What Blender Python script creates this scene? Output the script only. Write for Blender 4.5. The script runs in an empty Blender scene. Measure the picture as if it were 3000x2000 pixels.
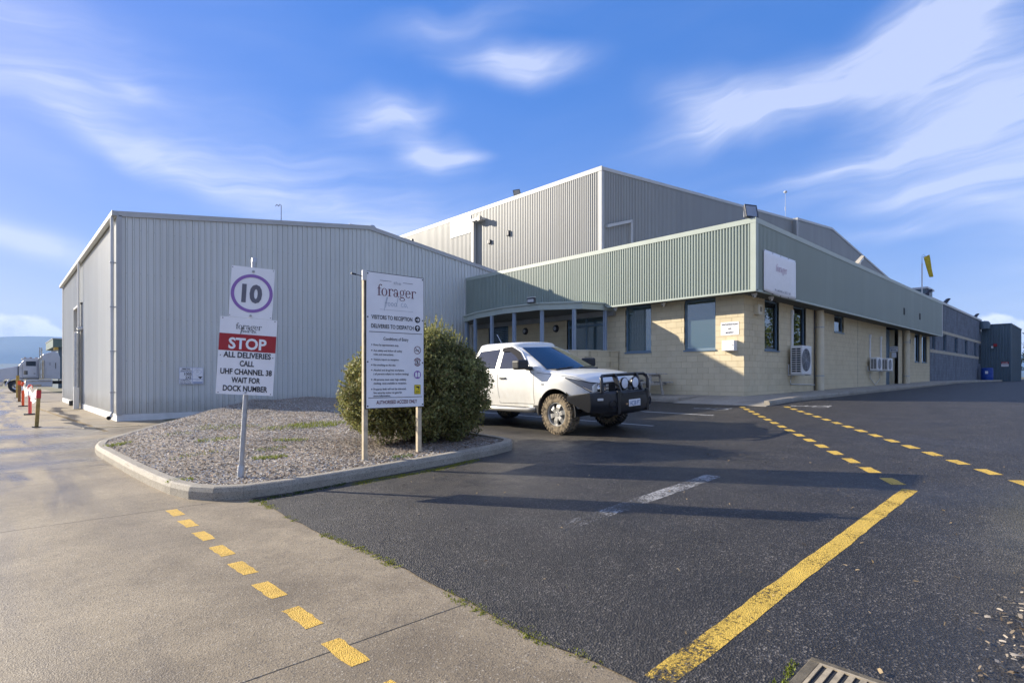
import bpy, bmesh, math, random
import numpy as np
from mathutils import Vector, Matrix
random.seed(7); rng = np.random.default_rng(7)
R = math.radians
scene = bpy.context.scene
col = scene.collection

# ------------------------------------------------------------------ camera
cd = bpy.data.cameras.new('camera'); cam = bpy.data.objects.new('camera', cd); col.objects.link(cam)
cam.location = (0, 0, 1.4); cam.rotation_euler = (R(90), 0, R(-43))
cd.sensor_width = 36; cd.lens = 19.476; cd.shift_y = 0.0347; cd.clip_end = 30000; cd.clip_start = 0.05
scene.camera = cam

# ------------------------------------------------------------------ sun and sky
SUN_EL = R(22.2); SUN_AZ = math.atan2(-0.463, 0.886)            # azimuth from +Y towards +X
sun_dir = Vector((math.sin(SUN_AZ) * math.cos(SUN_EL), math.cos(SUN_AZ) * math.cos(SUN_EL), math.sin(SUN_EL)))
ld = bpy.data.lights.new('sun', 'SUN'); ld.energy = 2.9; ld.angle = R(0.5); ld.color = (1.0, 0.90, 0.74)
lo = bpy.data.objects.new('sun', ld); col.objects.link(lo)
lo.rotation_euler = (-sun_dir).to_track_quat('-Z', 'Y').to_euler(); lo.location = sun_dir * 60

CIRMAX = 0.54
world = bpy.data.worlds.new('World'); scene.world = world; world.use_nodes = True
def build_world():
    nt = world.node_tree; nd = nt.nodes; lk = nt.links; nd.clear()
    def N(t, **k):
        n = nd.new(t)
        for a, b in k.items(): setattr(n, a, b)
        return n
    def M(op, a, b=None, c=None):
        n = N('ShaderNodeMath', operation=op)
        for i, x in enumerate((a, b, c)):
            if x is None: continue
            if isinstance(x, (int, float)): n.inputs[i].default_value = x
            else: lk.new(x, n.inputs[i])
        return n.outputs[0]
    sky = N('ShaderNodeTexSky', sky_type='NISHITA', sun_disc=False)
    sky.sun_elevation = SUN_EL; sky.sun_rotation = SUN_AZ; sky.air_density = 1.0; sky.dust_density = 0.3; sky.ozone_density = 1.6
    hs = N('ShaderNodeHueSaturation'); hs.inputs['Saturation'].default_value = 2.5; hs.inputs['Value'].default_value = 1.0; hs.inputs['Hue'].default_value = 0.512
    gm_ = N('ShaderNodeGamma'); gm_.inputs[1].default_value = 0.42; lk.new(sky.outputs[0], gm_.inputs[0]); lk.new(gm_.outputs[0], hs.inputs['Color'])
    tint = N('ShaderNodeMix', data_type='RGBA', blend_type='MULTIPLY'); tint.inputs[0].default_value = 1
    lk.new(hs.outputs[0], tint.inputs[6]); tint.inputs[7].default_value = (0.64, 0.58, 0.80, 1)
    tc = N('ShaderNodeTexCoord'); sp = N('ShaderNodeSeparateXYZ'); lk.new(tc.outputs['Generated'], sp.inputs[0])
    az = M('ARCTAN2', sp.outputs[0], sp.outputs[1]); el = M('ARCSINE', sp.outputs[2])
    def noise2(scale, detail, vec, rough=.5, dist=0.0):
        n = N('ShaderNodeTexNoise', noise_dimensions='2D'); n.inputs['Scale'].default_value = scale; n.inputs['Detail'].default_value = detail; n.inputs['Roughness'].default_value = rough; n.inputs['Distortion'].default_value = dist; lk.new(vec, n.inputs['Vector']); return n
    cmb = N('ShaderNodeCombineXYZ'); lk.new(az, cmb.inputs[0]); lk.new(el, cmb.inputs[1])
    n1 = noise2(6.0, 2, cmb.outputs[0])
    wp = N('ShaderNodeVectorMath', operation='MULTIPLY_ADD'); lk.new(n1.outputs['Color'], wp.inputs[0]); wp.inputs[1].default_value = (.09, .05, 0); wp.inputs[2].default_value = (-.045, -.025, 0)
    wv = N('ShaderNodeVectorMath', operation='ADD'); lk.new(cmb.outputs[0], wv.inputs[0]); lk.new(wp.outputs[0], wv.inputs[1]); warped = wv.outputs[0]
    def mapped(vec, loc, rot, sc, typ='TEXTURE'):
        m = N('ShaderNodeMapping', vector_type=typ); m.inputs['Location'].default_value = loc; m.inputs['Rotation'].default_value = (0, 0, rot); m.inputs['Scale'].default_value = sc; lk.new(vec, m.inputs['Vector']); return m.outputs[0]
    streak = noise2(1.0, 8, mapped(warped, (0, 0, 0), R(7), (.30, .040, 1)), .62, .35)       # long fine streaks
    F = 1623.0
    def blob(px, py, w, h, rot, k, prev=None):                       # a cloud bank: direction and extent on the sky
        px *= 1.27551; py *= 1.27551; w *= 1.27551; h *= 1.27551
        s = (px - 1500) / F; a0 = R(43) + math.atan(s); q = math.sqrt(1 + s * s); e0 = math.atan((1104 - py) / F / q)
        g = N('ShaderNodeTexGradient', gradient_type='QUADRATIC_SPHERE'); lk.new(mapped(warped, (a0, e0, 0), R(rot), (2.3 * w / F / (q * q), 2.3 * h / F / q, 1)), g.inputs[0])
        return M('MULTIPLY', g.outputs[1], k) if prev is None else M('MULTIPLY_ADD', g.outputs[1], k, prev)
    blobs = [(1190, 148, 115, 24, 0, 1.0), (880, 270, 95, 30, 8, 1.0), (985, 345, 62, 28, -8, .8), (1040, 358, 60, 10, 0, .5),
             (1640, 255, 110, 42, -14, .85), (1790, 232, 230, 42, 10, .85), (2130, 150, 170, 85, 30, .75), (2230, 60, 130, 80, -30, .55), (2060, 90, 140, 50, 25, .45),
             (2250, 300, 200, 62, 14, .8), (2080, 345, 240, 50, 12, .42), (1960, 375, 190, 14, 6, .5), (2240, 425, 200, 22, 4, .8), (2260, 470, 170, 24, -5, .5), (2340, 210, 80, 110, -40, .4),
             (150, 272, 240, 26, -20, .45), (420, 385, 270, 28, -19, .42), (720, 470, 320, 28, -13, .45), (650, 390, 380, 90, -12, .26),
             (90, 175, 200, 28, -11, .35), (270, 205, 75, 18, -6, .5), (60, 40, 240, 70, -10, .3), (1030, 70, 130, 26, 10, .32),
             (50, 555, 200, 28, -6, .9), (1000, 520, 300, 70, -8, .32), (2080, 528, 120, 18, 0, .45)]
    tot = None
    for b in blobs: tot = blob(*b, prev=tot)
    # cirrus goes on over the rest of the sky, thickened there to add fill light
    nb = noise2(2.4, 2, mapped(warped, (3, 0, 0), R(-12), (1.6, .5, 1)))
    away = M('SUBTRACT', 1.0, M('MULTIPLY', M('MINIMUM', 1.0, M('MAXIMUM', 0.0, M('MULTIPLY', M('SUBTRACT', M('COSINE', M('SUBTRACT', az, R(43))), 0.55), 4))), 0.97))
    tot = M('MULTIPLY_ADD', M('MULTIPLY', M('MAXIMUM', M('SUBTRACT', nb.outputs[0], 0.38), 0.0), 4.5), away, tot)
    cir = M('MULTIPLY', tot, M('MULTIPLY_ADD', M('POWER', streak.outputs[0], 1.5), 1.9, 0.10))
    cir = M('MULTIPLY', cir, M('MINIMUM', 1.0, M('MAXIMUM', M('MULTIPLY', M('ADD', el, 0.02), 12), 0.0)))
    cu = None                                                        # low cumulus banks along the horizon
    for b in ((10, 752, 75, 30), (95, 772, 60, 22), (2290, 742, 42, 22), (2352, 770, 60, 28)): cu = blob(*b, 0, 2.2, prev=cu)
    n3 = noise2(26, 6, cmb.outputs[0], .6)
    cu = M('MULTIPLY', M('SUBTRACT', M('MULTIPLY_ADD', M('MINIMUM', cu, 1.0), 0.62, n3.outputs[0]), 0.80), 3.2)
    cu = M('MINIMUM', M('MAXIMUM', cu, 0.0), 0.95)
    cl = M('MINIMUM', M('MAXIMUM', M('MAXIMUM', M('MINIMUM', cir, CIRMAX), cu), 0.0), 0.95)
    cc = N('ShaderNodeMix', data_type='RGBA'); lk.new(M('MINIMUM', M('MULTIPLY', cu, 3.0), 1.0), cc.inputs[0]); cc.inputs[6].default_value = (1.8, 1.86, 2.15, 1); cc.inputs[7].default_value = (2.3, 2.3, 2.4, 1)
    mx = N('ShaderNodeMix', data_type='RGBA'); lk.new(cl, mx.inputs[0]); lk.new(cc.outputs[2], mx.inputs[7]); lk.new(tint.outputs[2], mx.inputs[6])
    bg = N('ShaderNodeBackground'); bg.inputs[1].default_value = 0.15; lk.new(mx.outputs[2], bg.inputs[0])
    out = N('ShaderNodeOutputWorld'); lk.new(bg.outputs[0], out.inputs[0])
build_world()
world.cycles.sampling_method = 'NONE'

# ------------------------------------------------------------------ exposure and render settings
scene.view_settings.view_transform = 'Standard'; scene.view_settings.look = 'None'
scene.view_settings.exposure = 1.95; scene.view_settings.gamma = 1.0; scene.view_settings.use_curve_mapping = False
scene.render.engine = 'CYCLES'
scene.cycles.use_denoising = True; scene.cycles.max_bounces = 6; scene.cycles.transparent_max_bounces = 8
scene.cycles.sample_clamp_indirect = 6

# ------------------------------------------------------------------ helpers
def tag(o, label=None, cat=None, group=None, kind=None):
    if label: o['label'] = label
    if cat: o['category'] = cat
    if group: o['group'] = group
    if kind: o['kind'] = kind
    return o
def empty(name, loc=(0, 0, 0), rz=0.0):
    o = bpy.data.objects.new(name, None); col.objects.link(o); o.location = loc; o.rotation_euler = (0, 0, rz); o.empty_display_size = .2
    return o
def thing(name, label, cat, loc=(0, 0, 0), rz=0.0, group=None, world=False):
    o = empty(name, loc, rz); tag(o, label, cat, group)
    if world: o['w'] = 1                                             # parts of this thing are written in world coordinates
    return o
def link_mesh(name, me, mat, parent=None):
    o = bpy.data.objects.new(name, me); col.objects.link(o)
    if mat is not None and not me.materials: me.materials.append(mat)
    if parent is not None:
        o.parent = parent
        if parent.type == 'EMPTY' and parent.get('w'): o.location = -parent.location
    return o
class MB:
    def __init__(s): s.v = []; s.f = []
    def add(s, vs, fs):
        n = len(s.v); s.v += [tuple(p) for p in vs]; s.f += [tuple(i + n for i in f) for f in fs]; return s
    def box(s, x0, x1, y0, y1, z0, z1):
        v = [(x, y, z) for z in (z0, z1) for y in (y0, y1) for x in (x0, x1)]
        return s.add(v, [(0, 2, 3, 1), (4, 5, 7, 6), (0, 1, 5, 4), (2, 6, 7, 3), (0, 4, 6, 2), (1, 3, 7, 5)])
    def cbox(s, c, d): return s.box(c[0] - d[0] / 2, c[0] + d[0] / 2, c[1] - d[1] / 2, c[1] + d[1] / 2, c[2] - d[2] / 2, c[2] + d[2] / 2)
    def prism(s, poly, a0, a1, axis='y'):                            # polygon in the two other axes, swept along axis
        def P(p, a): return {'x': (a, p[0], p[1]), 'y': (p[0], a, p[1]), 'z': (p[0], p[1], a)}[axis]
        n = len(poly); v = [P(p, a0) for p in poly] + [P(p, a1) for p in poly]
        f = [tuple(range(n))[::-1], tuple(range(n, 2 * n))] + [(i, (i + 1) % n, n + (i + 1) % n, n + i) for i in range(n)]
        return s.add(v, f)
    def tube(s, pts, r, n=8, caps=True):
        pts = [Vector(p) for p in pts]; rs = r if isinstance(r, (list, tuple)) else [r] * len(pts); v = []; f = []
        up = Vector((0, 0, 1))
        for i, p in enumerate(pts):
            a = pts[max(i - 1, 0)]; b = pts[min(i + 1, len(pts) - 1)]; t = (b - a).normalized()
            ref = up if abs(t.dot(up)) < .95 else Vector((1, 0, 0))
            x = t.cross(ref).normalized(); y = t.cross(x)
            for k in range(n):
                an = 2 * math.pi * (k + .5) / n; v.append(p + (x * math.cos(an) + y * math.sin(an)) * rs[i])
        for i in range(len(pts) - 1):
            for k in range(n):
                f.append((i * n + k, i * n + (k + 1) % n, (i + 1) * n + (k + 1) % n, (i + 1) * n + k))
        if caps: f.append(tuple(range(n))[::-1]); f.append(tuple((len(pts) - 1) * n + k for k in range(n)))
        return s.add(v, f)
    def lathe(s, prof, n=24, axis='z', c=(0, 0, 0), close=False):   # prof: (radius, height)
        v = []; f = []; m = len(prof)
        for k in range(n):
            an = 2 * math.pi * k / n
            for r, h in prof:
                a, b = r * math.cos(an), r * math.sin(an)
                p = {'z': (a, b, h), 'x': (h, a, b), 'y': (b, h, a)}[axis]; v.append((p[0] + c[0], p[1] + c[1], p[2] + c[2]))
        for k in range(n):
            for i in range(m if close else m - 1):
                j = (i + 1) % m
                f.append((k * m + i, ((k + 1) % n) * m + i, ((k + 1) % n) * m + j, k * m + j))
        return s.add(v, f)
    def sheet(s, fn, nu, nv, flip=False):
        v = [fn(i / nu, j / nv) for i in range(nu + 1) for j in range(nv + 1)]; f = []
        for i in range(nu):
            for j in range(nv):
                a = i * (nv + 1) + j; q = (a, a + nv + 1, a + nv + 2, a + 1); f.append(q[::-1] if flip else q)
        return s.add(v, f)
    def xf(s, m): s.v = [tuple(m @ Vector(p)) for p in s.v]; return s
    def mesh(s, name, fix=True):
        me = bpy.data.meshes.new(name); me.from_pydata(s.v, [], s.f); me.update()
        if fix:
            bm = bmesh.new(); bm.from_mesh(me); bmesh.ops.recalc_face_normals(bm, faces=bm.faces); bm.to_mesh(me); bm.free()
        return me
    def build(s, name, mat, parent=None, smooth=None, bevel=0, fix=True, seg=2):
        me = s.mesh(name, fix); o = link_mesh(name, me, mat, parent)
        if smooth: me.shade_smooth(); me.set_sharp_from_angle(angle=R(smooth))
        if bevel:
            b = o.modifiers.new('bevel', 'BEVEL'); b.width = bevel; b.segments = seg; b.limit_method = 'ANGLE'; b.angle_limit = R(40)
        return o
def mbox(*a): return MB().box(*a)
def copy_tree(o, parent=None):
    c = o.copy(); col.objects.link(c); c.parent = parent
    for ch in o.children: copy_tree(ch, c)
    return c
def fast_mesh(name, V, Fc, mat, parent=None, colors=None, smooth=False):   # numpy: V (n,3), Fc (m,k)
    me = bpy.data.meshes.new(name); V = np.asarray(V, np.float32); Fc = np.asarray(Fc, np.int32); k = Fc.shape[1]
    me.vertices.add(len(V)); me.vertices.foreach_set('co', V.ravel()); me.loops.add(Fc.size); me.loops.foreach_set('vertex_index', Fc.ravel())
    me.polygons.add(len(Fc)); me.polygons.foreach_set('loop_start', np.arange(0, Fc.size, k, dtype=np.int32))
    me.update(calc_edges=True)
    if colors is not None:
        at = me.color_attributes.new('tone', 'FLOAT_COLOR', 'POINT'); c = np.ones((len(V), 4), np.float32); c[:, :3] = colors; at.data.foreach_set('color', c.ravel())
    if smooth: me.shade_smooth()
    return link_mesh(name, me, mat, parent)

# ------------------------------------------------------------------ materials
class NT:
    def __init__(s, name):
        s.m = bpy.data.materials.new(name); s.m.use_nodes = True; s.t = s.m.node_tree; s.b = s.t.nodes['Principled BSDF']; s.o = s.t.nodes['Material Output']
    def n(s, t, **k):
        x = s.t.nodes.new(t)
        for a, b in k.items(): setattr(x, a, b)
        return x
    def l(s, a, b): s.t.links.new(a, b)
    def math(s, op, a, b=None, c=None, clamp=False):
        x = s.n('ShaderNodeMath', operation=op); x.use_clamp = clamp
        for i, q in enumerate((a, b, c)):
            if q is None: continue
            if isinstance(q, (int, float)): x.inputs[i].default_value = q
            else: s.l(q, x.inputs[i])
        return x.outputs[0]
    def pos(s, scale=(1, 1, 1)):
        g = s.n('ShaderNodeNewGeometry'); mp = s.n('ShaderNodeMapping'); mp.inputs['Scale'].default_value = scale; s.l(g.outputs['Position'], mp.inputs[0]); return mp.outputs[0]
    def noise(s, scale, detail=3, vec=None, rough=.5, dist=0.0):
        x = s.n('ShaderNodeTexNoise'); x.inputs['Scale'].default_value = scale; x.inputs['Detail'].default_value = detail; x.inputs['Roughness'].default_value = rough; x.inputs['Distortion'].default_value = dist
        s.l(vec if vec is not None else s.pos(), x.inputs['Vector']); return x.outputs[0]
    def ramp(s, f, a, b):                                            # a..b to 0..1
        x = s.n('ShaderNodeMapRange'); x.inputs[1].default_value = a; x.inputs[2].default_value = b; s.l(f, x.inputs[0]); return x.outputs[0]
    def mix(s, f, a, b, bt='MIX'):
        x = s.n('ShaderNodeMix', data_type='RGBA', blend_type=bt)
        for i, q in ((0, f), (6, a), (7, b)):
            if isinstance(q, (int, float)): x.inputs[i].default_value = q
            elif isinstance(q, (tuple, list)): x.inputs[i].default_value = (*q[:3], 1)
            else: s.l(q, x.inputs[i])
        return x.outputs[2]
    def bump(s, h, strength=.3, dist=.01):
        x = s.n('ShaderNodeBump'); x.inputs['Strength'].default_value = strength; x.inputs['Distance'].default_value = dist; s.l(h, x.inputs['Height']); s.l(x.outputs[0], s.b.inputs['Normal'])
    def color(s, c):
        if isinstance(c, (tuple, list)): s.b.inputs['Base Color'].default_value = (*c[:3], 1)
        else: s.l(c, s.b.inputs['Base Color'])
    def set(s, **k):
        for a, v in k.items():
            a = a.replace('_', ' ').title() if a != 'ior' else 'IOR'
            if a == 'Specular': a = 'Specular IOR Level'
            if isinstance(v, (int, float, tuple)): s.b.inputs[a].default_value = v
            else: s.l(v, s.b.inputs[a])
        return s.m
def surf(name, c, rough=.6, var=.12, scale=3.0, metal=0.0, bump=0.0, bscale=60, spec=.5, coat=0.0, streak=0.0):
    t = NT(name); v = t.ramp(t.noise(scale, 5), .3, .7)
    lo_, hi = [x * (1 - var) for x in c], [min(1, x * (1 + var)) for x in c]
    cc = t.mix(v, lo_, hi)
    if streak:                                                       # rain streaks that run down the sheet
        sv = t.ramp(t.noise(1.0, 4, t.pos((9, 9, .35))), .45, .8); cc = t.mix(t.math('MULTIPLY', sv, streak), cc, [x * .62 for x in c])
    t.color(cc); t.set(roughness=rough, metallic=metal, specular=spec)
    if coat: t.set(coat_weight=coat, coat_roughness=.06)
    if bump: t.bump(t.noise(bscale, 4), bump, .004)
    return t.m
def sheeting(name, c, rough=.42, width=.76, dirt=None):
    t = NT(name); p = t.pos(); sx = t.n('ShaderNodeSeparateXYZ'); t.l(p, sx.inputs[0])
    fl = t.math('FLOOR', t.math('DIVIDE', t.math('ADD', sx.outputs[0], sx.outputs[1]), width)); wn = t.n('ShaderNodeTexWhiteNoise', noise_dimensions='1D'); t.l(fl, wn.inputs['W'])
    cc = t.mix(wn.outputs[0], [x * .95 for x in c], [min(1, x * 1.04) for x in c])
    cc = t.mix(t.math('MULTIPLY', t.ramp(t.noise(.6, 5, p), .4, .75), .14), cc, [x * .75 for x in c])
    sv = t.ramp(t.noise(1.0, 5, t.pos((11, 11, .3)), .6), .48, .8); cc = t.mix(t.math('MULTIPLY', sv, .20), cc, [c[0] * .6, c[1] * .58, c[2] * .53])
    if dirt: cc = t.mix(t.math('MULTIPLY', t.ramp(t.math('ADD', sx.outputs[2], t.math('MULTIPLY', t.noise(3, 5, p), .5)), dirt + .5, dirt), .35), cc, (.28, .24, .17))
    t.color(cc); t.set(roughness=rough, specular=.5); t.bump(t.noise(1.6, 2, p), .06, .05); return t.m
def plain(name, c, rough=.5, metal=0.0, spec=.5):
    t = NT(name); t.color(c); return t.set(roughness=rough, metallic=metal, specular=spec)
def leafy(name, a, b):
    t = NT(name); at = t.n('ShaderNodeAttribute', attribute_name='tone')
    t.color(at.outputs['Color']); t.set(roughness=.55, specular=.3)
    tr = t.n('ShaderNodeBsdfTranslucent'); t.l(at.outputs['Color'], tr.inputs[0]); mx = t.n('ShaderNodeMixShader'); mx.inputs[0].default_value = .4
    t.l(t.b.outputs[0], mx.inputs[1]); t.l(tr.outputs[0], mx.inputs[2]); t.l(mx.outputs[0], t.o.inputs[0]); return t.m
def vcol(name, rough=.8):
    t = NT(name); at = t.n('ShaderNodeAttribute', attribute_name='tone'); t.color(at.outputs['Color']); return t.set(roughness=rough, specular=.25)

def m_asphalt():
    t = NT('asphalt'); p = t.pos()
    vo = t.n('ShaderNodeTexVoronoi', feature='F1'); vo.inputs['Scale'].default_value = 92; t.l(p, vo.inputs['Vector'])
    vc = t.n('ShaderNodeSeparateColor'); t.l(vo.outputs['Color'], vc.inputs[0])
    sx = t.n('ShaderNodeSeparateXYZ'); t.l(p, sx.inputs[0])
    big = t.ramp(t.noise(.45, 5, p, .6, .4), .35, .68); mid = t.ramp(t.noise(2.1, 6, p, .65), .38, .70); fine = t.ramp(t.noise(9, 5, p, .7), .35, .7)
    base = t.mix(big, (.0075, .0066, .0055), (.019, .0165, .0138)); base = t.mix(t.math('MULTIPLY', fine, .4), base, (.024, .0215, .019))
    pale = t.math('MULTIPLY', t.math('POWER', vc.outputs[0], 8.0), t.math('MULTIPLY_ADD', mid, .40, .30))
    base = t.mix(pale, base, (.32, .29, .255))                                                                     # pale aggregate
    base = t.mix(t.math('MULTIPLY', t.ramp(vc.outputs[1], .80, 1), .30), base, (.10, .09, .075))
    def patch(x, y, rx, ry):
        dx = t.math('MULTIPLY', t.math('SUBTRACT', sx.outputs[0], x), 1 / rx); dy = t.math('MULTIPLY', t.math('SUBTRACT', sx.outputs[1], y), 1 / ry)
        return t.math('EXPONENT', t.math('MULTIPLY', t.math('ADD', t.math('MULTIPLY', dx, dx), t.math('MULTIPLY', dy, dy)), -1.0))
    # grit washed out by the garden kerb, dirt and moss film by the verge
    grit = t.math('MULTIPLY', t.math('ADD', patch(7.0, 6.4, 1.1, .9), t.math('ADD', patch(5.6, .0, 1.6, .55), t.math('MULTIPLY', patch(4.4, 5.4, 1.6, .9), .35))), t.ramp(t.noise(4, 7, p, .7), .36, .62), clamp=True)
    base = t.mix(t.math('MULTIPLY', grit, .75), base, (.20, .175, .13))
    base = t.mix(t.math('MULTIPLY', patch(6.8, .0, 1.5, .5), .6), base, (.12, .115, .045))
    base = t.mix(t.math('MULTIPLY', mid, .12), base, (.11, .097, .082))
    stain = t.ramp(t.noise(1.3, 3, p), .66, .74); base = t.mix(t.math('MULTIPLY', stain, .6), base, (.008, .008, .009))  # oil
    lane = t.ramp(t.noise(1.0, 3, t.pos((.25, 1.3, 1))), .50, .66); base = t.mix(t.math('MULTIPLY', lane, .28), base, (.036, .032, .028))
    ck = t.n('ShaderNodeTexVoronoi', feature='DISTANCE_TO_EDGE'); ck.inputs['Scale'].default_value = .55; wn = t.n('ShaderNodeVectorMath', operation='MULTIPLY_ADD'); nz = t.n('ShaderNodeTexNoise'); nz.inputs['Scale'].default_value = 2.5; nz.inputs['Detail'].default_value = 6; t.l(p, nz.inputs['Vector']); t.l(nz.outputs['Color'], wn.inputs[0]); wn.inputs[1].default_value = (.9, .9, 0); t.l(p, wn.inputs[2]); t.l(wn.outputs[0], ck.inputs['Vector'])
    crack = t.math('MULTIPLY', t.ramp(ck.outputs['Distance'], .006, .0), t.ramp(t.noise(.35, 2, p), .50, .56)); base = t.mix(t.math('MULTIPLY', crack, .75), base, (.004, .004, .004))
    t.color(base)
    wet = t.math('MULTIPLY', t.ramp(t.noise(.5, 3, t.pos((1, .6, 1))), .44, .60), t.ramp(sx.outputs[0], 15, 6))
    t.set(roughness=t.math('SUBTRACT', .60, t.math('MULTIPLY', wet, .20)), specular=.5)
    h = t.math('ADD', vo.outputs['Distance'], t.math('MULTIPLY', t.noise(240, 2, p), .5))
    t.bump(h, .9, .009); return t.m
def m_concrete(name, a, b, damp=True):
    t = NT(name); p = t.pos(); sx = t.n('ShaderNodeSeparateXYZ'); t.l(p, sx.inputs[0])
    n1 = t.ramp(t.noise(.7, 7, p, .68, .3), .33, .67); c = t.mix(n1, a, b)
    c = t.mix(t.math('MULTIPLY', t.ramp(t.noise(6, 6, p, .7), .45, .75), .35), c, [x * .55 for x in a]); c = t.mix(t.math('MULTIPLY', t.ramp(t.noise(.9, 6, p, .65, .6), .52, .68), .45), c, [a[0] * .5, a[1] * .47, a[2] * .45])
    vo = t.n('ShaderNodeTexVoronoi'); vo.inputs['Scale'].default_value = 120; t.l(p, vo.inputs[0]); vc = t.n('ShaderNodeSeparateColor'); t.l(vo.outputs['Color'], vc.inputs[0])
    c = t.mix(t.math('MULTIPLY', t.ramp(vc.outputs[0], .72, 1), .7), c, (.07, .06, .05))
    c = t.mix(t.math('MULTIPLY', t.ramp(vc.outputs[1], .90, 1), .45), c, (.50, .45, .36))
    r = .72
    if damp:
        w1 = t.ramp(t.noise(.9, 5, t.pos((2.2, .30, 1)), .6, .4), .44, .60)                                      # damp tracks along the drive
        w2 = t.math('MULTIPLY', t.ramp(t.noise(.45, 4, t.pos((.5, 1.2, 1))), .42, .60), t.math('MULTIPLY', t.ramp(sx.outputs[1], 8, 11), t.ramp(sx.outputs[1], 26, 20)))
        lim = t.ramp(sx.outputs[0], 1.35, .5)
        w = t.math('MAXIMUM', t.math('MULTIPLY', w1, t.math('MULTIPLY', t.math('MAXIMUM', lim, .18), t.math('MULTIPLY_ADD', t.ramp(sx.outputs[1], 5, 9), .55, .45))), w2, clamp=True)
        c = t.mix(t.math('MULTIPLY', w, .45), c, [x * .5 for x in a]); r = t.math('SUBTRACT', .72, t.math('MULTIPLY', w, .46))
    t.color(c); t.set(roughness=r, specular=.5)
    t.bump(t.math('ADD', vo.outputs['Distance'], t.noise(160, 3, p)), .4, .005); return t.m
def m_paint(name, c, wear=.5, fade=None, amount=1.0):
    t = NT(name); p = t.pos(); n1 = t.noise(42, 6, p, .75); n2 = t.noise(3, 4, p)
    f = t.math('ADD', t.math('MULTIPLY', n1, .75), t.math('MULTIPLY', n2, .40))
    if fade:                                                         # worn away towards one end
        sx = t.n('ShaderNodeSeparateXYZ'); t.l(p, sx.inputs[0]); f = t.math('SUBTRACT', f, t.math('MULTIPLY', t.ramp(sx.outputs[fade[0]], fade[1], fade[2]), fade[3]))
    oi = t.n('ShaderNodeObjectInfo'); f = t.math('SUBTRACT', f, t.math('MULTIPLY', oi.outputs['Random'], .07))
    k = t.math('MULTIPLY', t.ramp(f, wear - .05, wear + .06), amount)
    cc = t.mix(t.ramp(t.noise(9, 5, p, .65), .3, .75), [x * .72 for x in c], c)
    vo = t.n('ShaderNodeTexVoronoi'); vo.inputs['Scale'].default_value = 140; t.l(p, vo.inputs['Vector'])
    cc = t.mix(t.ramp(vo.outputs['Distance'], .45, .8), cc, [x * .55 for x in c])
    cc = t.mix(t.math('MULTIPLY', t.ramp(t.noise(1.6, 4, t.pos((.6, 4, 1))), .5, .72), .45), cc, [x * .35 for x in c])
    t.color(cc); t.set(roughness=.65); t.bump(t.math('ADD', vo.outputs['Distance'], t.noise(190, 3, p)), .8, .006)
    tr = t.n('ShaderNodeBsdfTransparent'); mx = t.n('ShaderNodeMixShader'); t.l(k, mx.inputs[0]); t.l(tr.outputs[0], mx.inputs[1]); t.l(t.b.outputs[0], mx.inputs[2]); t.l(mx.outputs[0], t.o.inputs[0]); return t.m
def m_block(name, c):
    t = NT(name); oi = t.n('ShaderNodeObjectInfo'); p = t.pos()
    k = t.mix(oi.outputs['Random'], [x * .93 for x in c], [min(1, x * 1.04) for x in c])
    k = t.mix(t.math('MULTIPLY', t.ramp(t.noise(2.2, 5, p), .4, .75), .35), k, [c[0] * .72, c[1] * .68, c[2] * .6])
    k = t.mix(t.math('MULTIPLY', t.ramp(t.noise(60, 3, p), .5, .8), .22), k, [x * .6 for x in c])
    t.color(k); t.set(roughness=.85, specular=.25); t.bump(t.noise(90, 4, p), .4, .004); return t.m
def m_farblock(name, c):
    t = NT(name); g = t.n('ShaderNodeNewGeometry'); mp = t.n('ShaderNodeMapping'); mp.inputs['Rotation'].default_value = (R(90), 0, 0); t.l(g.outputs['Position'], mp.inputs[0])
    br = t.n('ShaderNodeTexBrick'); br.inputs['Scale'].default_value = 1; br.inputs['Brick Width'].default_value = .4; br.inputs['Row Height'].default_value = .2; br.inputs['Mortar Size'].default_value = .008
    br.inputs['Color1'].default_value = (*[x * .9 for x in c], 1); br.inputs['Color2'].default_value = (*[x * 1.08 for x in c], 1); br.inputs['Mortar'].default_value = (*[x * .8 for x in c], 1)
    t.l(mp.outputs[0], br.inputs['Vector'])
    k = t.mix(t.math('MULTIPLY', t.ramp(t.noise(1.0, 5, t.pos((2.4, 2.4, .9)), .6), .45, .62), .5), br.outputs[0], [x * .5 for x in c])
    t.color(k); t.set(roughness=.85, specular=.2); return t.m
def m_glass(name, tintc=(.02, .03, .035), ior=1.9, thru=.5, film=0.0):
    t = NT(name); fr = t.n('ShaderNodeFresnel'); fr.inputs[0].default_value = ior
    tr = t.n('ShaderNodeBsdfTransparent'); tr.inputs[0].default_value = (thru * .8, thru * .97, thru, 1); gl = t.n('ShaderNodeBsdfGlossy'); gl.inputs['Roughness'].default_value = .012; gl.inputs[0].default_value = (.86, .95, 1, 1)
    wv = t.n('ShaderNodeBump'); wv.inputs['Strength'].default_value = .012; wv.inputs['Distance'].default_value = .02; t.l(t.noise(2.5, 2), wv.inputs['Height']); t.l(wv.outputs[0], gl.inputs['Normal'])
    df = t.n('ShaderNodeBsdfDiffuse'); df.inputs[0].default_value = (.15, .23, .24, 1); fm = t.n('ShaderNodeMixShader'); fm.inputs[0].default_value = film; t.l(tr.outputs[0], fm.inputs[1]); t.l(df.outputs[0], fm.inputs[2])
    mx = t.n('ShaderNodeMixShader'); t.l(fr.outputs[0], mx.inputs[0]); t.l(fm.outputs[0], mx.inputs[1]); t.l(gl.outputs[0], mx.inputs[2]); t.l(mx.outputs[0], t.o.inputs[0]); return t.m

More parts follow.
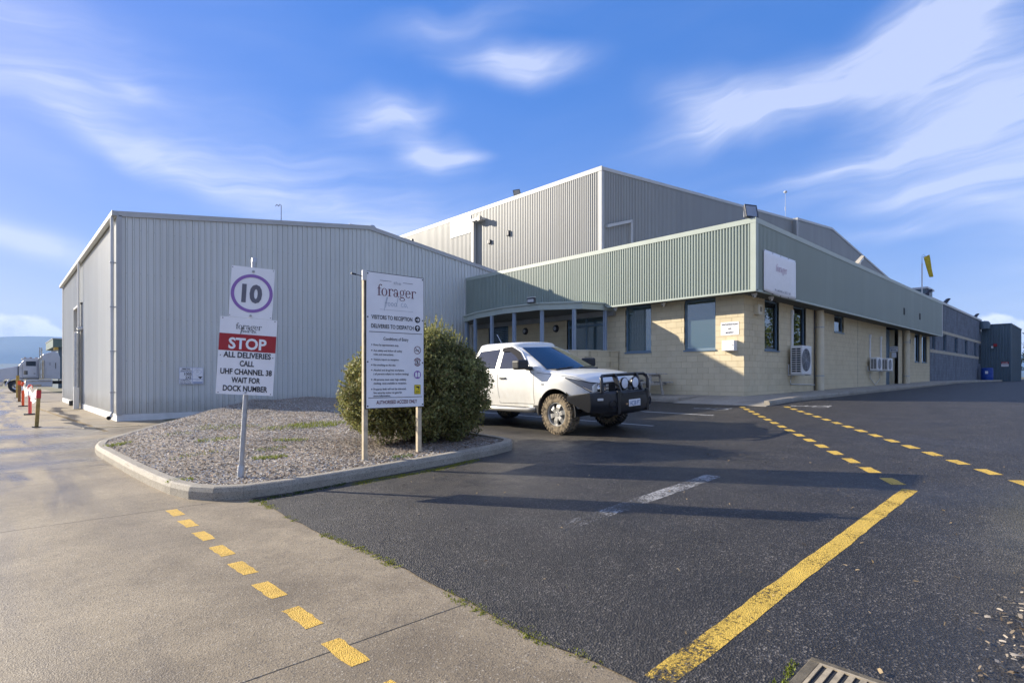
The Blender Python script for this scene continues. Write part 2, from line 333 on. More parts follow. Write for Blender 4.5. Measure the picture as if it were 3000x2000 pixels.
MT = dict(
    asphalt=m_asphalt(), concrete=m_concrete('driveway concrete', (.175, .138, .088), (.34, .275, .18)), path=m_concrete('path concrete', (.30, .275, .23), (.40, .37, .31), False),
    kerb=m_concrete('kerb concrete', (.27, .24, .185), (.40, .36, .29), False), earth=surf('earth', (.10, .095, .05), .95, .35, .4), mulchbed=surf('mulch soil', (.24, .20, .16), .95, .4, 9, bump=.6, bscale=40),
    yellow=m_paint('yellow line paint', (.80, .52, .075), .40), yellow_dash=m_paint('yellow dash paint', (.84, .52, .07), .39), yellow_fade=m_paint('worn yellow line paint', (.78, .52, .08), .43, fade=(0, 3.2, 2.1, .15)),
    white_line=m_paint('white line paint', (.62, .62, .60), .42), white_worn=m_paint('worn white line paint', (.46, .46, .46), .50, fade=(0, 5.6, 3.4, .15)), yellow_old=m_paint('old yellow paint on concrete', (.42, .28, .09), .46, amount=.75),
    shed=sheeting('grey shed cladding', (.66, .67, .635), dirt=.55), shed_trim=surf('grey shed trim', (.45, .45, .435), .45, .05), plinth=surf('white plinth', (.68, .68, .66), .7, .1),
    hall=sheeting('cream grey hall cladding', (.31, .315, .30), width=.7), hall_trim=surf('pale hall trim', (.46, .46, .44), .45, .05), whitepanel=surf('white panel', (.80, .79, .75), .5, .05),
    green=sheeting('eucalypt green cladding', (.31, .36, .315), width=.7), green_trim=surf('eucalypt green trim', (.39, .44, .385), .45, .05), soffit=surf('soffit lining', (.20, .20, .17), .7, .1),
    block=m_block('cream block', (.68, .585, .395)), mortar=surf('mortar', (.46, .385, .25), .9, .1, 10), blueblock=m_farblock('blue grey painted block', (.185, .21, .25)), band=surf('cream painted band', (.50, .45, .34), .8, .08),
    teal=surf('dark teal cladding', (.095, .145, .18), .45, .06, .8), blueframe=plain('blue window frame', (.13, .20, .27), .4), porchpost=surf('pale blue porch post', (.30, .37, .46), .5, .06),
    glass=m_glass('window glass', ior=2.4, thru=.9, film=.45), sideglass=m_glass('side window glass', ior=2.6, thru=.2), dark=plain('dark interior', (.012, .013, .015), .8), room=surf('room wall', (.35, .36, .36), .8), blind=surf('vertical blind', (.62, .68, .66), .8, .05),
    white=plain('white plastic', (.74, .74, .73), .4), white_sign=surf('white sign sheet', (.84, .84, .85), .38, .03, 6), grey=plain('grey plastic', (.42, .43, .44), .45), black=plain('black plastic', (.016, .016, .018), .45), galv=surf('galvanised steel', (.42, .43, .44), .42, .16, 14, metal=.55),
    red=plain('sign red', (.36, .012, .018), .4), ink=plain('sign black', (.012, .013, .02), .45), inkgrey=plain('faded grey ink', (.13, .13, .16), .45), purple=plain('faded purple ring', (.27, .14, .42), .45), maroon=plain('maroon ink', (.12, .010, .03), .45), palegrey=plain('pale grey ink', (.38, .40, .44), .45), paleblue=plain('pale blue ink', (.30, .37, .46), .45), signyellow=plain('sign yellow', (.80, .62, .02), .45), signblue=plain('sign blue', (.20, .26, .45), .45),
    timber=surf('weathered timber', (.50, .42, .29), .8, .2, 12, bump=.3, bscale=50), oldtimber=surf('grey old timber', (.42, .40, .36), .85, .25, 14), bracket=plain('painted bracket', (.62, .62, .60), .45),
    pipe=surf('cream downpipe', (.68, .60, .43), .5, .05), pipegrey=surf('pale grey pipe', (.62, .62, .60), .45, .05), blue=plain('blue drum', (.01, .06, .34), .4), orange=plain('orange delineator', (.85, .10, .02), .5), coral=plain('faded coral delineator', (.82, .10, .09), .5), bollard=surf('scuffed yellow bollard', (.34, .23, .06), .6, .3, 10), bollardy=surf('yellow bollard', (.58, .36, .05), .6, .2, 10), bollardb=surf('brown bollard', (.22, .11, .04), .7, .25, 10), redwrap=plain('red band', (.62, .04, .04), .5), tape=plain('white tape', (.80, .76, .74), .5),
    iron=surf('worn drain iron', (.40, .33, .22), .55, .3, 20, metal=.2), lamp=surf('floodlight housing', (.40, .37, .32), .45, .1), lampdark=plain('dark floodlight housing', (.03, .035, .05), .5), sock=surf('yellow windsock cloth', (.50, .38, .02), .8, .2, 8), darkmetal=plain('dark metal', (.05, .05, .055), .5, .6),
)
def hz(X):                                                           # ground level: level drive, then the car park climbs to the offices
    if X < 2.15: return 0.0
    if X < 8: return .048 * (X - 2.15)
    if X < 17: return .281 + .042 * (X - 8)
    if X < 45: return .659 + .0125 * (X - 17)
    return 1.009
# ================================================================== THE SETTING
def strip_grid(mb, xs, ys, zf, dz=0.0, jit=None):
    n = len(mb.v); ny = len(ys)
    for x in xs:
        for y in ys:
            xx = x + (jit(x, y) if jit else 0); mb.v.append((xx, y, zf(x) + dz))
    for i in range(len(xs) - 1):
        for j in range(ny - 1):
            a = n + i * ny + j; mb.f.append((a, a + ny, a + ny + 1, a + 1))
gm = MB(); strip_grid(gm, [-8000, -200, 2.15, 8, 17, 45, 300, 8000], [-8000, -300, 0, 300, 8000], hz, -.09)
tag(gm.build('ground', MT['earth'], fix=False), kind='structure')
am = MB()
strip_grid(am, [2.15, 3, 4, 5, 6.6], [-1.5 + .25 * i for i in range(0, 36)], hz, .006, lambda x, y: (random.uniform(-.02, .02) + .025 * math.sin(y * 2.1)) if x == 2.15 else 0)
strip_grid(am, [6.6, 8, 10, 12, 14.5, 17, 24, 32, 45, 130], [-1.5, 0, 5, 10, 20, 32], hz, .006)
tag(am.build('car_park', MT['asphalt'], fix=False), kind='structure')

vm = MB(); strip_grid(vm, [2.2, 5, 8, 12, 17, 30, 45, 130], [-60, -30, -10, -1.5], hz, .0); tag(vm.build('bounce_verge', surf('pale bounce ground', (.42, .36, .27), .9, .2, 2, bump=.6, bscale=60), fix=False), kind='structure')  # unseen pale ground, added to bounce fill light onto the shaded walls
drive = tag(empty('driveway'), kind='structure')
ys = [-9.6, -5.5, -1.4, 2.7, 6.8, 10.9, 15.0, 19.1, 23.2, 27.3, 31.4, 35.5, 39.6, 43.7, 52, 60, 68, 76, 92]
for i in range(len(ys) - 1):
    y0, y1 = ys[i] + .003, ys[i + 1] - .003
    for x0, x1 in ((-22, -10), (-10, -3.6), (-3.6, 9.0 if ys[i] >= 10.9 else 2.2)):
        mbox(x0 + .005, x1 - .005, y0, y1, -.07, 0).build('concrete_slab', MT['concrete'], drive, bevel=.003, seg=1)

# painted lines, each a thin sheet on the surface below it
marks = tag(empty('road_marking'), kind='structure')
def paint_quad(name, pts, mat, dz=.004):
    mb = MB(); mb.add([(x, y, (hz(x) + .006 if x > 2.16 else 0.0) + .0015) for x, y in pts], [tuple(range(len(pts)))]); return mb.build(name, mat, marks, fix=False)
def paint_line(name, p, q, w, mat, n=1, jag=0.0):
    p = Vector(p); q = Vector(q); t = (q - p).normalized(); s = Vector((-t.y, t.x)) * w / 2; mb = MB(); L = (q - p).length
    for i in range(n + 1):
        c = p + t * L * i / n
        for k in (-1, 1):
            e = c + s * k + t * random.uniform(-jag, jag) + s.normalized() * random.uniform(-jag, jag); mb.v.append((e.x, e.y, (hz(e.x) + .006 if e.x > 2.16 else 0) + .0016))
    for i in range(n): mb.f.append((2 * i, 2 * i + 1, 2 * i + 3, 2 * i + 2))
    o = mb.build(name, mat, marks, fix=False)
    if o.data.polygons and o.data.polygons[0].normal.z < 0: o.data.flip_normals()
    return o
for i, yc in enumerate([6.56, 6.0, 5.43, 4.87, 4.32, 3.76, 3.2, 2.65, 2.09, 1.53, .97]):
    x = 1.36 - .008 * i; paint_line('yellow_dash', (x + .004, yc - .165), (x - .004, yc + .165), .105, MT['yellow_dash'], 6, .006)
paint_line('yellow_line', (2.13, 1.40), (6.92, 1.385), .135, MT['yellow_fade'], 40, .006)
for i in range(17):
    f = i / 15.0; c = Vector((14.9, 6.76)).lerp(Vector((7.24, 1.61)), f); t = Vector((-.83, -.557)) * .165
    if i < 16: paint_line('yellow_dash', c - t, c + t, .135, MT['yellow'], 3, .006)
    c = Vector((15.45, 5.80)).lerp(Vector((8.18, .78)), i / 14.0 * .97)
    paint_line('yellow_dash', c - t, c + t, .135, MT['yellow'], 3, .006)
paint_line('white_line', (3.35, 3.26), (6.36, 3.24), .20, MT['white_worn'], 12, .004)
paint_line('bay_line', (12.72, 12.4), (12.6, 6.42), .09, MT['white_line'], 8, .003)
paint_line('bay_line', (10.28, 12.4), (10.1, 6.48), .09, MT['white_line'], 8, .003)
paint_line('faded_yellow_line', (2.1, 17.6), (1.35, 33), .11, MT['yellow_old'], 14, .01)
def mobility_symbol(cx, cy, ang, k):
    mb = MB()
    def st(pts, w):
        for a, b in zip(pts[:-1], pts[1:]):
            a, b = Vector(a), Vector(b); t = (b - a).normalized(); s = Vector((-t.y, t.x)) * w / 2; a = a - t * w * .2; b = b + t * w * .2
            mb.add([(*(a + s), 0), (*(a - s), 0), (*(b - s), 0), (*(b + s), 0)], [(0, 1, 2, 3)])
    st([(.30 * math.cos(R(a)), .30 * math.sin(R(a)) - .12) for a in range(150, 395, 15)], .07)
    st([(-.06, .62), (-.02, .08), (.28, .06), (.42, -.36), (.56, -.32)], .085); st([(-.04, .38), (.24, .36)], .07)
    st([(.075 * math.cos(R(a)) - .06, .075 * math.sin(R(a)) + .75) for a in range(0, 361, 40)], .08)
    c, s = math.cos(ang), math.sin(ang)
    mb.v = [(cx + k * (x * c - y * s), cy + k * (x * s + y * c), 0) for x, y, z in mb.v]
    mb.v = [(x, y, hz(x) + .0075 + .0003 * (i // 4 % 6)) for i, (x, y, z) in enumerate(mb.v)]
    mb.build('painted_symbol', MT['white_line'], marks, fix=False)
mobility_symbol(14.1, 7.12, R(0), .72); mobility_symbol(15.9, 5.25, R(0), .72)

# footpath along the offices, with its kerb stones
PZ = .13
pathroot = tag(empty('footpath'), kind='structure')
def path_slab(x0, x1, y0, y1, drop=None):
    xs = [x0 + .004, x1 - .004]; z = [hz(max(x, 15.8)) + PZ for x in xs]
    v = [(xs[0], y0, 0), (xs[1], y0, 0), (xs[1], y1, 0), (xs[0], y1, 0)] + [(xs[0], y0, z[0]), (xs[1], y0, z[1]), (xs[1], y1, z[1]), (xs[0], y1, z[0])]
    if drop: v = [(p[0], p[1], hz(p[0]) + .02) if (i >= 4 and i - 4 in drop) else p for i, p in enumerate(v)]
    MB().add(v, [(0, 3, 2, 1), (4, 5, 6, 7), (0, 1, 5, 4), (1, 2, 6, 5), (2, 3, 7, 6), (3, 0, 4, 7)]).build('path_slab', MT['path'], pathroot)
path_slab(15.35, 17.39, 6.32, 9.15, (0, 3))                            # dropped kerb at the corner
path_slab(15.80, 17.39, 9.16, 12.3); path_slab(15.80, 17.39, 12.31, 16.4); path_slab(15.8, 17.39, 16.41, 21.2)
x = 17.39
while x < 66:
    path_slab(x, min(x + 2.4, 66.4), 6.48, 7.84); x += 2.4
def kerb_stone(p, q, w=.15, h=.15, parent=None, z0=None, z1=None, mat='kerb', np_=None, nq=None):
    p = Vector(p); q = Vector(q); t = (q - p).normalized(); s = Vector((-t.y, t.x)) * w; p = p + t * .0012; q = q - t * .0012; mb = MB()
    prof = [(0, -.12), (0, .6), (.12, .92), (.28, 1.0), (1, 1.0), (1, -.12)]
    for c, zz, s in ((p, z0, s if np_ is None else np_ * w), (q, z1, s if nq is None else nq * w)):
        b = hz(c.x) if zz is None else zz
        for a, k in prof: mb.v.append((c.x + s.x * a, c.y + s.y * a, b + (k * h if k > 0 else k)))
    n = len(prof); mb.f += [(i, (i + 1) % n, n + (i + 1) % n, n + i) for i in range(n)] + [tuple(range(n))[::-1], tuple(range(n, 2 * n))]
    return mb.build('kerb_stone', MT[mat], parent)
x = 15.62
while x < 66: kerb_stone((x, 6.33), (min(x + 2.1, 66.4), 6.33), .15, .14, pathroot); x += 2.1
for a, b in ((9.16, 11.2), (11.2, 13.3), (13.3, 15.4), (15.4, 17.5), (17.5, 21.2)): kerb_stone((15.66, b), (15.66, a), .15, .14, pathroot)

# ---------------------------------------------------------------- garden bed
OUT = [(1.50, 13.6), (1.36, 12.9), (1.33, 12.3), (1.36, 11), (1.40, 9.5), (1.46, 8.3), (1.52, 7.6), (1.62, 7.18), (1.80, 6.90), (2.08, 6.74), (2.6, 6.63), (3.65, 6.56), (5.0, 6.53), (5.8, 6.56), (6.2, 6.66), (6.42, 6.86), (6.5, 7.15)]
BACK = [(6.7, 9), (7.2, 12), (8.2, 15), (9.4, 18), (10.6, 21.2), (5.9, 21.2), (4.9, 19.6), (3.9, 18.1), (2.9, 16.5), (2.05, 14.9)]
bed = tag(empty('garden_bed'), kind='structure')
ring = OUT + BACK
def mitre(i):
    n = len(ring); a, b, c = Vector(ring[(i - 1) % n]), Vector(ring[i % n]), Vector(ring[(i + 1) % n]); t1 = (b - a).normalized(); t2 = (c - b).normalized(); n1, n2 = Vector((-t1.y, t1.x)), Vector((-t2.y, t2.x)); m = (n1 + n2).normalized(); return m / max(.6, m.dot(n1))
for i in range(len(ring)):
    a, b = ring[i], ring[(i + 1) % len(ring)]
    if a == BACK[4]: continue
    L = math.dist(a, b); k = max(1, round(L / 2.4)); na, nb_ = mitre(i), mitre(i + 1)
    for j in range(k): kerb_stone(Vector(a).lerp(Vector(b), j / k), Vector(a).lerp(Vector(b), (j + 1) / k), .15, .15, bed, np_=na.lerp(nb_, j / k), nq=na.lerp(nb_, (j + 1) / k))
def inside(x, y):
    c = False; n = len(ring)
    for i in range(n):
        (x1, y1), (x2, y2) = ring[i], ring[(i + 1) % n]
        if (y1 > y) != (y2 > y) and x < (x2 - x1) * (y - y1) / (y2 - y1) + x1: c = not c
    return c
def edge_dist(x, y):
    d = 99
    for i in range(len(ring)):
        a, b = Vector(ring[i]), Vector(ring[(i + 1) % len(ring)]); p = Vector((x, y)); t = max(0, min(1, (p - a).dot(b - a) / (b - a).length_squared)); d = min(d, (p - a - (b - a) * t).length)
    return d
def bedz(x, y):
    k = hz(x) + .125; e = edge_dist(x, y); m = .14 + .03 * (y - 7) + .02 * (x - 2); t = min(1, e / 1.3); t = t * t * (3 - 2 * t)
    return k + (max(m, k) - k) * t + .03 * t * math.sin(x * 3.1 + 1) * math.sin(y * 2.3)
gx = np.arange(1.2, 10.8, .1); gy = np.arange(6.4, 21.4, .1); idx = {}; mb = MB()
def gv(i, j):
    if (i, j) not in idx:
        x, y = gx[i], gy[j]; idx[(i, j)] = len(mb.v); mb.v.append((x, y, bedz(x, y) if inside(x, y) else hz(x) + .10))
    return idx[(i, j)]
for i in range(len(gx) - 1):
    for j in range(len(gy) - 1):
        if all(inside(gx[i + a], gy[j + b]) for a in (0, 1) for b in (0, 1)): mb.f.append((gv(i, j), gv(i + 1, j), gv(i + 1, j + 1), gv(i, j + 1)))
mulch_soil = mb.build('mulch_soil', MT['mulchbed'], bed, smooth=80, fix=False)
mulch_soil['kind'] = 'stuff'
# chips: thin bent flakes of bark, far too many to count
BUSH = Vector((5.42, 8.30))
def chips(name, pts, zs, smin, smax, cols, parent=None, lift=.012):
    n = len(pts); V = np.zeros((n, 6, 3)); an = rng.uniform(0, 2 * np.pi, n); L = rng.uniform(smin, smax, n); W = L * rng.uniform(.22, .5, n); tilt = rng.normal(0, .33, n); roll = rng.normal(0, .4, n)
    ux = np.stack([np.cos(an) * np.cos(tilt), np.sin(an) * np.cos(tilt), np.sin(tilt)], 1); wx = np.stack([-np.sin(an) * np.cos(roll), np.cos(an) * np.cos(roll), np.sin(roll)], 1); up = np.cross(ux, wx)
    c = np.column_stack([pts, zs + lift * rng.uniform(.4, 1.5, n)])
    for k, (a, b, h) in enumerate([(-.5, -.5, 0), (-.5, .5, 0), (0, .58, .16), (0, -.58, .16), (.5, -.4, 0), (.5, .4, 0)]):
        V[:, k] = c + ux * (a * L)[:, None] + wx * (b * W)[:, None] + up * (h * W)[:, None]
    base = np.arange(n)[:, None] * 6; Fc = np.concatenate([base + np.array([[0, 3, 2, 1]]), base + np.array([[3, 4, 5, 2]])])
    o = fast_mesh(name, V.reshape(-1, 3), Fc, MT['chip'], parent, np.repeat(cols, 6, 0)); o['kind'] = 'stuff'; return o
MT['chip'] = vcol('bark chip'); MT['leaf'] = leafy('foliage', None, None); MT['blade'] = leafy('grass blades', None, None)
P = []
while len(P) < 75000:
    y = 6.6 + 14.4 * random.random() ** 1.35; x = random.uniform(1.3, 10.6) if random.random() < .35 else random.uniform(1.3, 7)
    if inside(x, y) and edge_dist(x, y) > .16: P.append((x, y))
P = np.array(P); gi = np.array([bedz(x, y) for x, y in P])
t_ = rng.uniform(0, 1, len(P))[:, None]; cc = (1 - t_) * np.array([.36, .315, .26]) + t_ * np.array([.80, .76, .68]); cc *= rng.uniform(.6, 1.15, len(P))[:, None]; pt = (.5 + .5 * np.sin(P[:, 0] * 2.3 + 1.3 * np.sin(P[:, 1] * 1.1)) * np.sin(P[:, 1] * 1.7 + np.sin(P[:, 0] * 1.9)))[:, None]; cc = cc * (.70 + .36 * pt) * np.where(rng.uniform(0, 1, (len(P), 1)) < .12, np.array([[.75, .5, .34]]), 1.0)
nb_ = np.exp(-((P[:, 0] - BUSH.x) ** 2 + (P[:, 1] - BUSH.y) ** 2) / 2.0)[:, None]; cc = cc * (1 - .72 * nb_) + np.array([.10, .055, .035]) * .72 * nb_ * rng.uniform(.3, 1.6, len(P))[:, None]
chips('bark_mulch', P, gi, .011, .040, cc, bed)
# bark and gravel on the verge at the near corner
P = np.column_stack([rng.normal(3.95, .42, 3600), rng.normal(-.03, .16, 3600)]); P = P[(P[:, 0] > 2.9)]
zz = np.array([hz(x) + .008 for x in P[:, 0]]); t_ = rng.uniform(0, 1, len(P))[:, None] ** 1.3
vg_ = chips('verge_chippings', P, zz, .008, .036, (1 - t_) * np.array([.12, .085, .05]) + t_ * np.array([.50, .43, .33]))
tag(vg_, 'pale bark and stone chippings spilt on the verge in the near corner', 'chippings')
P = np.column_stack([rng.uniform(2.5, 9, 420), rng.uniform(-.4, 6.4, 420)]); zz = np.array([hz(x) + .008 for x in P[:, 0]]); t_ = rng.uniform(0, 1, len(P))[:, None] ** 2
lt_ = chips('car_park_litter', P, zz, .006, .032, (1 - t_) * np.array([.06, .045, .03]) + t_ * np.array([.48, .36, .2]))

tag(lt_, 'scattered bits of leaf and bark on the car park', 'litter')
def blades(name, spots, parent=None, mat='blade'):                    # spots: (x, y, z, radius, count, height, colour)
    V = []; Fc = []; Cc = []
    for x, y, z, r, n, h, c in spots:
        for _ in range(n):
            a = random.uniform(0, 6.28); q = r * math.sqrt(random.random()); bx, by = x + q * math.cos(a) * 1.3, y + q * math.sin(a) * .8; an = random.uniform(0, 6.28); hh = h * random.uniform(.4, 1.1); w = .004 + hh * .05
            dx, dy = math.cos(an), math.sin(an); le = hh * random.uniform(.2, .9); i = len(V); zb = (z(bx, by) if callable(z) else z)
            V += [(bx - dy * w, by + dx * w, zb), (bx + dy * w, by - dx * w, zb), (bx + dx * le, by + dy * le, zb + hh)]; Fc.append((i, i + 1, i + 2)); k = random.uniform(.6, 1.3); Cc += [[c[0] * k, c[1] * k, c[2] * k]] * 3
    o = fast_mesh(name, V, Fc, MT[mat], parent, np.array(Cc)); o['kind'] = 'stuff'; return o
G1 = (.20, .24, .03); G2 = (.10, .16, .03)
blades('grass_tufts', [(2.99, 8.5, bedz, .20, 420, .05, G1), (1.66, 7.75, bedz, .12, 200, .04, G1), (2.92, 10.85, bedz, .30, 240, .05, G1), (5.2, 11.9, bedz, .5, 700, .07, G1), (4.4, 11.6, bedz, .4, 350, .05, G1), (3.9, 10.0, bedz, .25, 260, .05, G1),
                       (1.62, 12.4, bedz, .2, 260, .05, G1), (3.3, 9.3, bedz, .2, 150, .04, G1), (4.35, 7.0, bedz, .14, 160, .05, G2), (2.3, 9.6, bedz, .3, 120, .04, G1), (3.6, 12.6, bedz, .5, 260, .05, G1), (2.5, 12.2, bedz, .3, 120, .04, G1)], bed)
gz = lambda x, y: (hz(x) + .004 if x > 2.13 else 0.0)
sp = []
for i in range(150):
    x = random.uniform(3.3, 5.3); sp.append((x, 6.50 - abs(random.gauss(0, .07)) - .10 * math.exp(-((x - 4.4) / .6) ** 2), gz, .07, 26, .012, (.25, .26, .02)))
for i in range(170):
    y = random.uniform(1.0, 6.5); 
    if math.sin(y * 3.3) + math.sin(y * 7.1 + 1) > -.3: sp.append((2.15 + .025 * math.sin(y * 2.1) + random.gauss(0, .015), y, gz, .03, 16, .012, (.22, .24, .03)))
for i in range(40): sp.append((random.uniform(2.1, 3.2), 6.52 + random.gauss(0, .03), gz, .04, 14, .025, (.07, .10, .02)))
for i in range(12): sp.append((random.uniform(2.5, 2.85), 1.0 + random.gauss(0, .02), gz, .02, 12, .015, (.2, .24, .03)))
tag(blades('moss', sp), 'yellow green moss along the kerb foot and the concrete seam', 'moss')

# ---------------------------------------------------------------- hills and the air between
def hills(name, dist, prof, mat):
    mb = MB(); az = np.arange(-100, 175, 1.0)
    for a in az:
        h = prof(a) * dist; d = Vector((math.sin(R(a)), math.cos(R(a)), 0))
        for k, f in ((.80, 0), (.90, .45), (1.0, 1.0), (1.25, 0)): mb.v.append((*(d * dist * k).xy, max(-5, h * f) - (2 if f == 0 else 0)))
    for i in range(len(az) - 1):
        for j in range(3): a = i * 4 + j; mb.f.append((a, a + 1, a + 5, a + 4))
    o = mb.build(name, mat, smooth=60, fix=False); tag(o, kind='structure')
MT['forest'] = surf('forested hill', (.035, .05, .03), .95, .35, .004)
hills('hills', 6200, lambda a: .043 + .010 * math.sin(R(a * 9 + 80)) + .004 * math.sin(R(a * 23)) - .022 * max(0, min(1, (a - 30) / 30)), MT['forest'])
hills('hills', 3600, lambda a: .020 + .006 * math.sin(R(a * 13 + 200)) + .003 * math.sin(R(a * 31)) - .010 * max(0, min(1, (a - 30) / 30)), MT['forest'])
# ================================================================== BUILDINGS
def bx(axis, c, a0, a1, d0, d1, z0, z1, mb=None):                     # a box on a wall: a along the wall, d inwards from plane c
    mb = mb or MB()
    return mb.box(c + d0, c + d1, a0, a1, z0, z1) if axis == 'X' else mb.box(a0, a1, c + d0, c + d1, z0, z1)
def cladding(axis, c, a0, a1, zb, zt, pitch, depth, prof):
    mb = MB(); pts = []; a = a0
    while a < a1 - 1e-6:
        for f, k in prof:
            p = a + f * pitch
            if p <= a1: pts.append((p, -k * depth))
        a += pitch
    pts.append((a1, 0))
    fb = zb if callable(zb) else (lambda q: zb); ft = zt if callable(zt) else (lambda q: zt)
    for p, d in pts:
        for z in (fb(p), ft(p)): mb.v.append((c + d, p, z) if axis == 'X' else (p, c + d, z))
    for i in range(len(pts) - 1):
        q = (2 * i, 2 * i + 2, 2 * i + 3, 2 * i + 1); mb.f.append(q if axis == 'Y' else q[::-1])
    return mb
SPAN = [(0, 0), (.36, 0), (.44, 1), (.86, 1), (.94, 0)]
TRIM = [(0, 0), (.62, 0), (.66, -.4), (.71, 1), (.88, 1), (.93, -.4), (.97, 0)]
def sloped(axis, c, a0, a1, za, zb_, h, d0, d1, mb=None):             # a bar whose height changes along the wall
    mb = mb or MB(); v = []
    for a, z in ((a0, za), (a1, zb_)):
        for d, k in ((d0, 0), (d1, 0), (d1, h), (d0, h)): v.append((c + d, a, z + k) if axis == 'X' else (a, c + d, z + k))
    return mb.add(v, [(0, 1, 2, 3), (7, 6, 5, 4), (0, 4, 5, 1), (1, 5, 6, 2), (2, 6, 7, 3), (3, 7, 4, 0)])

# ---------------------------------------------------------------- grey shed
SH = thing('warehouse_shed', 'long light grey corrugated metal shed with a low gable behind the stop sign', 'shed', (2.84, 21.3, 0), world=True)
zr = lambda x: 6.55 + .134 * min(x - 2.84, 20.24 - x)
cladding('Y', 21.3, 2.90, 20.2, .22, zr, .19, .036, TRIM).build('end_cladding', MT['shed'], SH, fix=False)
sw = MB()
for z in (.55, 1.9, 3.3, 4.7, 6.1):
    for k in range(90):
        x_ = 2.90 + k * .19 + .795 * .19; sw.box(x_ - .007, x_ + .007, 21.3 - .042, 21.3 - .0365, z + .01 * (k % 3), z + .013 + .01 * (k % 3))
so_ = sw.build('roofing_screws', MT['inkgrey'], SH); so_['kind'] = 'stuff'
cladding('X', 2.84, 21.36, 31.1, .22, 6.5, .19, .012, TRIM).build('side_cladding', MT['shed'], SH, fix=False)
cladding('X', 2.84, 34.1, 40.6, .22, 6.5, .19, .012, TRIM).build('side_cladding', MT['shed'], SH, fix=False)
cladding('X', 2.84, 31.1, 34.1, 4.65, 6.5, .19, .012, TRIM).build('side_cladding', MT['shed'], SH, fix=False)
mb = mbox(2.80, 20.2, 21.27, 21.5, -.05, .215); mb.box(2.80, 3.0, 21.5, 31.1, -.05, .215); mb.box(2.80, 3.0, 34.1, 40.6, -.05, .215); mb.build('plinth', MT['plinth'], SH)
mb = MB(); sloped('Y', 21.3, 2.74, 11.55, zr(2.84) - .10, zr(11.54) - .085, .17, -.06, .06, mb); mb.build('verge_flashing', MT['shed_trim'], SH)
mb = MB(); sloped('Y', 21.3, 11.552, 20.3, zr(11.54) - .085, zr(20.24) - .10, .17, -.06, .06, mb); mb.build('verge_flashing', MT['shed_trim'], SH)
mb = MB(); v = []
for x, z in ((2.70, 6.60), (11.54, 7.78), (20.34, 6.60)):
    for y in (21.36, 40.7): v += [(x, y, z), (x, y, z - .06)]
mb.add(v, [(0, 2, 6, 4), (1, 5, 7, 3), (4, 6, 10, 8), (5, 9, 11, 7), (0, 1, 3, 2), (8, 10, 11, 9), (0, 4, 5, 1), (4, 8, 9, 5), (2, 3, 7, 6), (6, 7, 11, 10)]); mb.build('roof', MT['shed_trim'], SH)
mbox(2.66, 2.80, 21.2, 40.75, 6.46, 6.62).build('gutter', MT['shed_trim'], SH, bevel=.02)
mb = mbox(2.79, 2.845, 21.23, 21.36, .2, 6.5); mb.build('corner_flashing', MT['shed_trim'], SH)
mbox(2.85, 2.93, 21.24, 21.31, .2, 6.5).build('corner_flashing', MT['shed_trim'], SH)
mbox(2.80, 2.86, 40.6, 40.8, .0, 6.5).build('corner_flashing', MT['shed_trim'], SH)
mb = mbox(3.0, 20.1, 21.6, 21.7, 0, 6.4); mb.box(3.0, 3.1, 21.7, 31.0, 0, 6.4); mb.box(3.0, 3.1, 34.2, 40.5, 0, 6.4); mb.box(3, 20.1, 40.4, 40.5, 0, 6.4); mb.box(20.0, 20.1, 21.7, 40.4, 0, 6.4); mb.build('inner_frame', MT['dark'], SH)
dp = MB().tube([(2.70, 21.42, 6.45), (2.70, 21.42, .30), (2.66, 21.36, .17), (2.60, 21.28, .12)], .055, 12).build('downpipe', MT['pipegrey'], SH, smooth=40)
for z in (.9, 2.2, 3.6, 5.0): mbox(2.63, 2.84, 21.36, 21.48, z, z + .03).build('pipe_clip', MT['galv'], dp)
MB().tube([(2.601, 21.285, .125), (2.585, 21.255, .115)], .062, 12).build('pipe_outlet', MT['dark'], dp)
MB().tube([(2.70, 31.0, 6.45), (2.70, 31.0, .25)], .05, 10).build('downpipe', MT['pipegrey'], SH, smooth=40)
# recessed roller door with its frame
dr = mbox(3.25, 3.30, 31.1, 34.1, 0, 4.75).build('roller_door', MT['shed_trim'], SH)
for k in range(46): mbox(3.225, 3.252, 31.15, 34.05, .1 + k * .1, .175 + k * .1).build('slat', MT['shed'], dr)
for y in (31.0, 34.1): mbox(2.76, 3.3, y, y + .10, 0, 4.7).build('door_jamb', MT['shed_trim'], SH)
mbox(2.76, 3.3, 31.0, 34.2, 4.62, 4.72).build('door_head', MT['shed_trim'], SH)
mbox(2.60, 2.79, 34.12, 34.34, 0.02, .26).build('impact_block', MT['black'], SH, bevel=.01)
pp = MB().tube([(2.62, 30.9, .95), (2.62, 30.9, 3.35), (2.66, 30.9, 3.5), (2.84, 30.9, 3.55)], .10, 12).build('lagged_pipe', MT['galv'], SH, smooth=40)
mbox(2.50, 2.70, 30.8, 31.0, 0, .95).build('pipe_bollard', MT['bracket'], SH, bevel=.02)
mbox(2.56, 2.82, 31.25, 31.4, .1, 3.4).build('pipe_casing', MT['pipe'], SH, bevel=.02)
MB().tube([(8.36, 22.5, 7.2), (8.36, 22.5, 8.25)], .012, 6).add([], []).tube([(8.28, 22.5, 8.20), (8.2, 22.55, 8.27), (8.14, 22.5, 8.18)], .014, 6).tube([(8.36, 22.5, 8.25), (8.31, 22.5, 8.30), (8.26, 22.5, 8.2)], .012, 6).build('antenna', MT['darkmetal'], SH)
mb = mbox(11.0, 11.7, 21.9, 22.5, 7.7, 7.92); mb.build('ridge_cap', MT['shed_trim'], SH, bevel=.04)
MB().lathe([(0, .16), (.10, .15), (.16, .08), (.17, 0), (.12, -.1)], 12, 'z', (12.0, 21.8, 7.84)).build('ridge_vent', MT['galv'], SH, smooth=40)
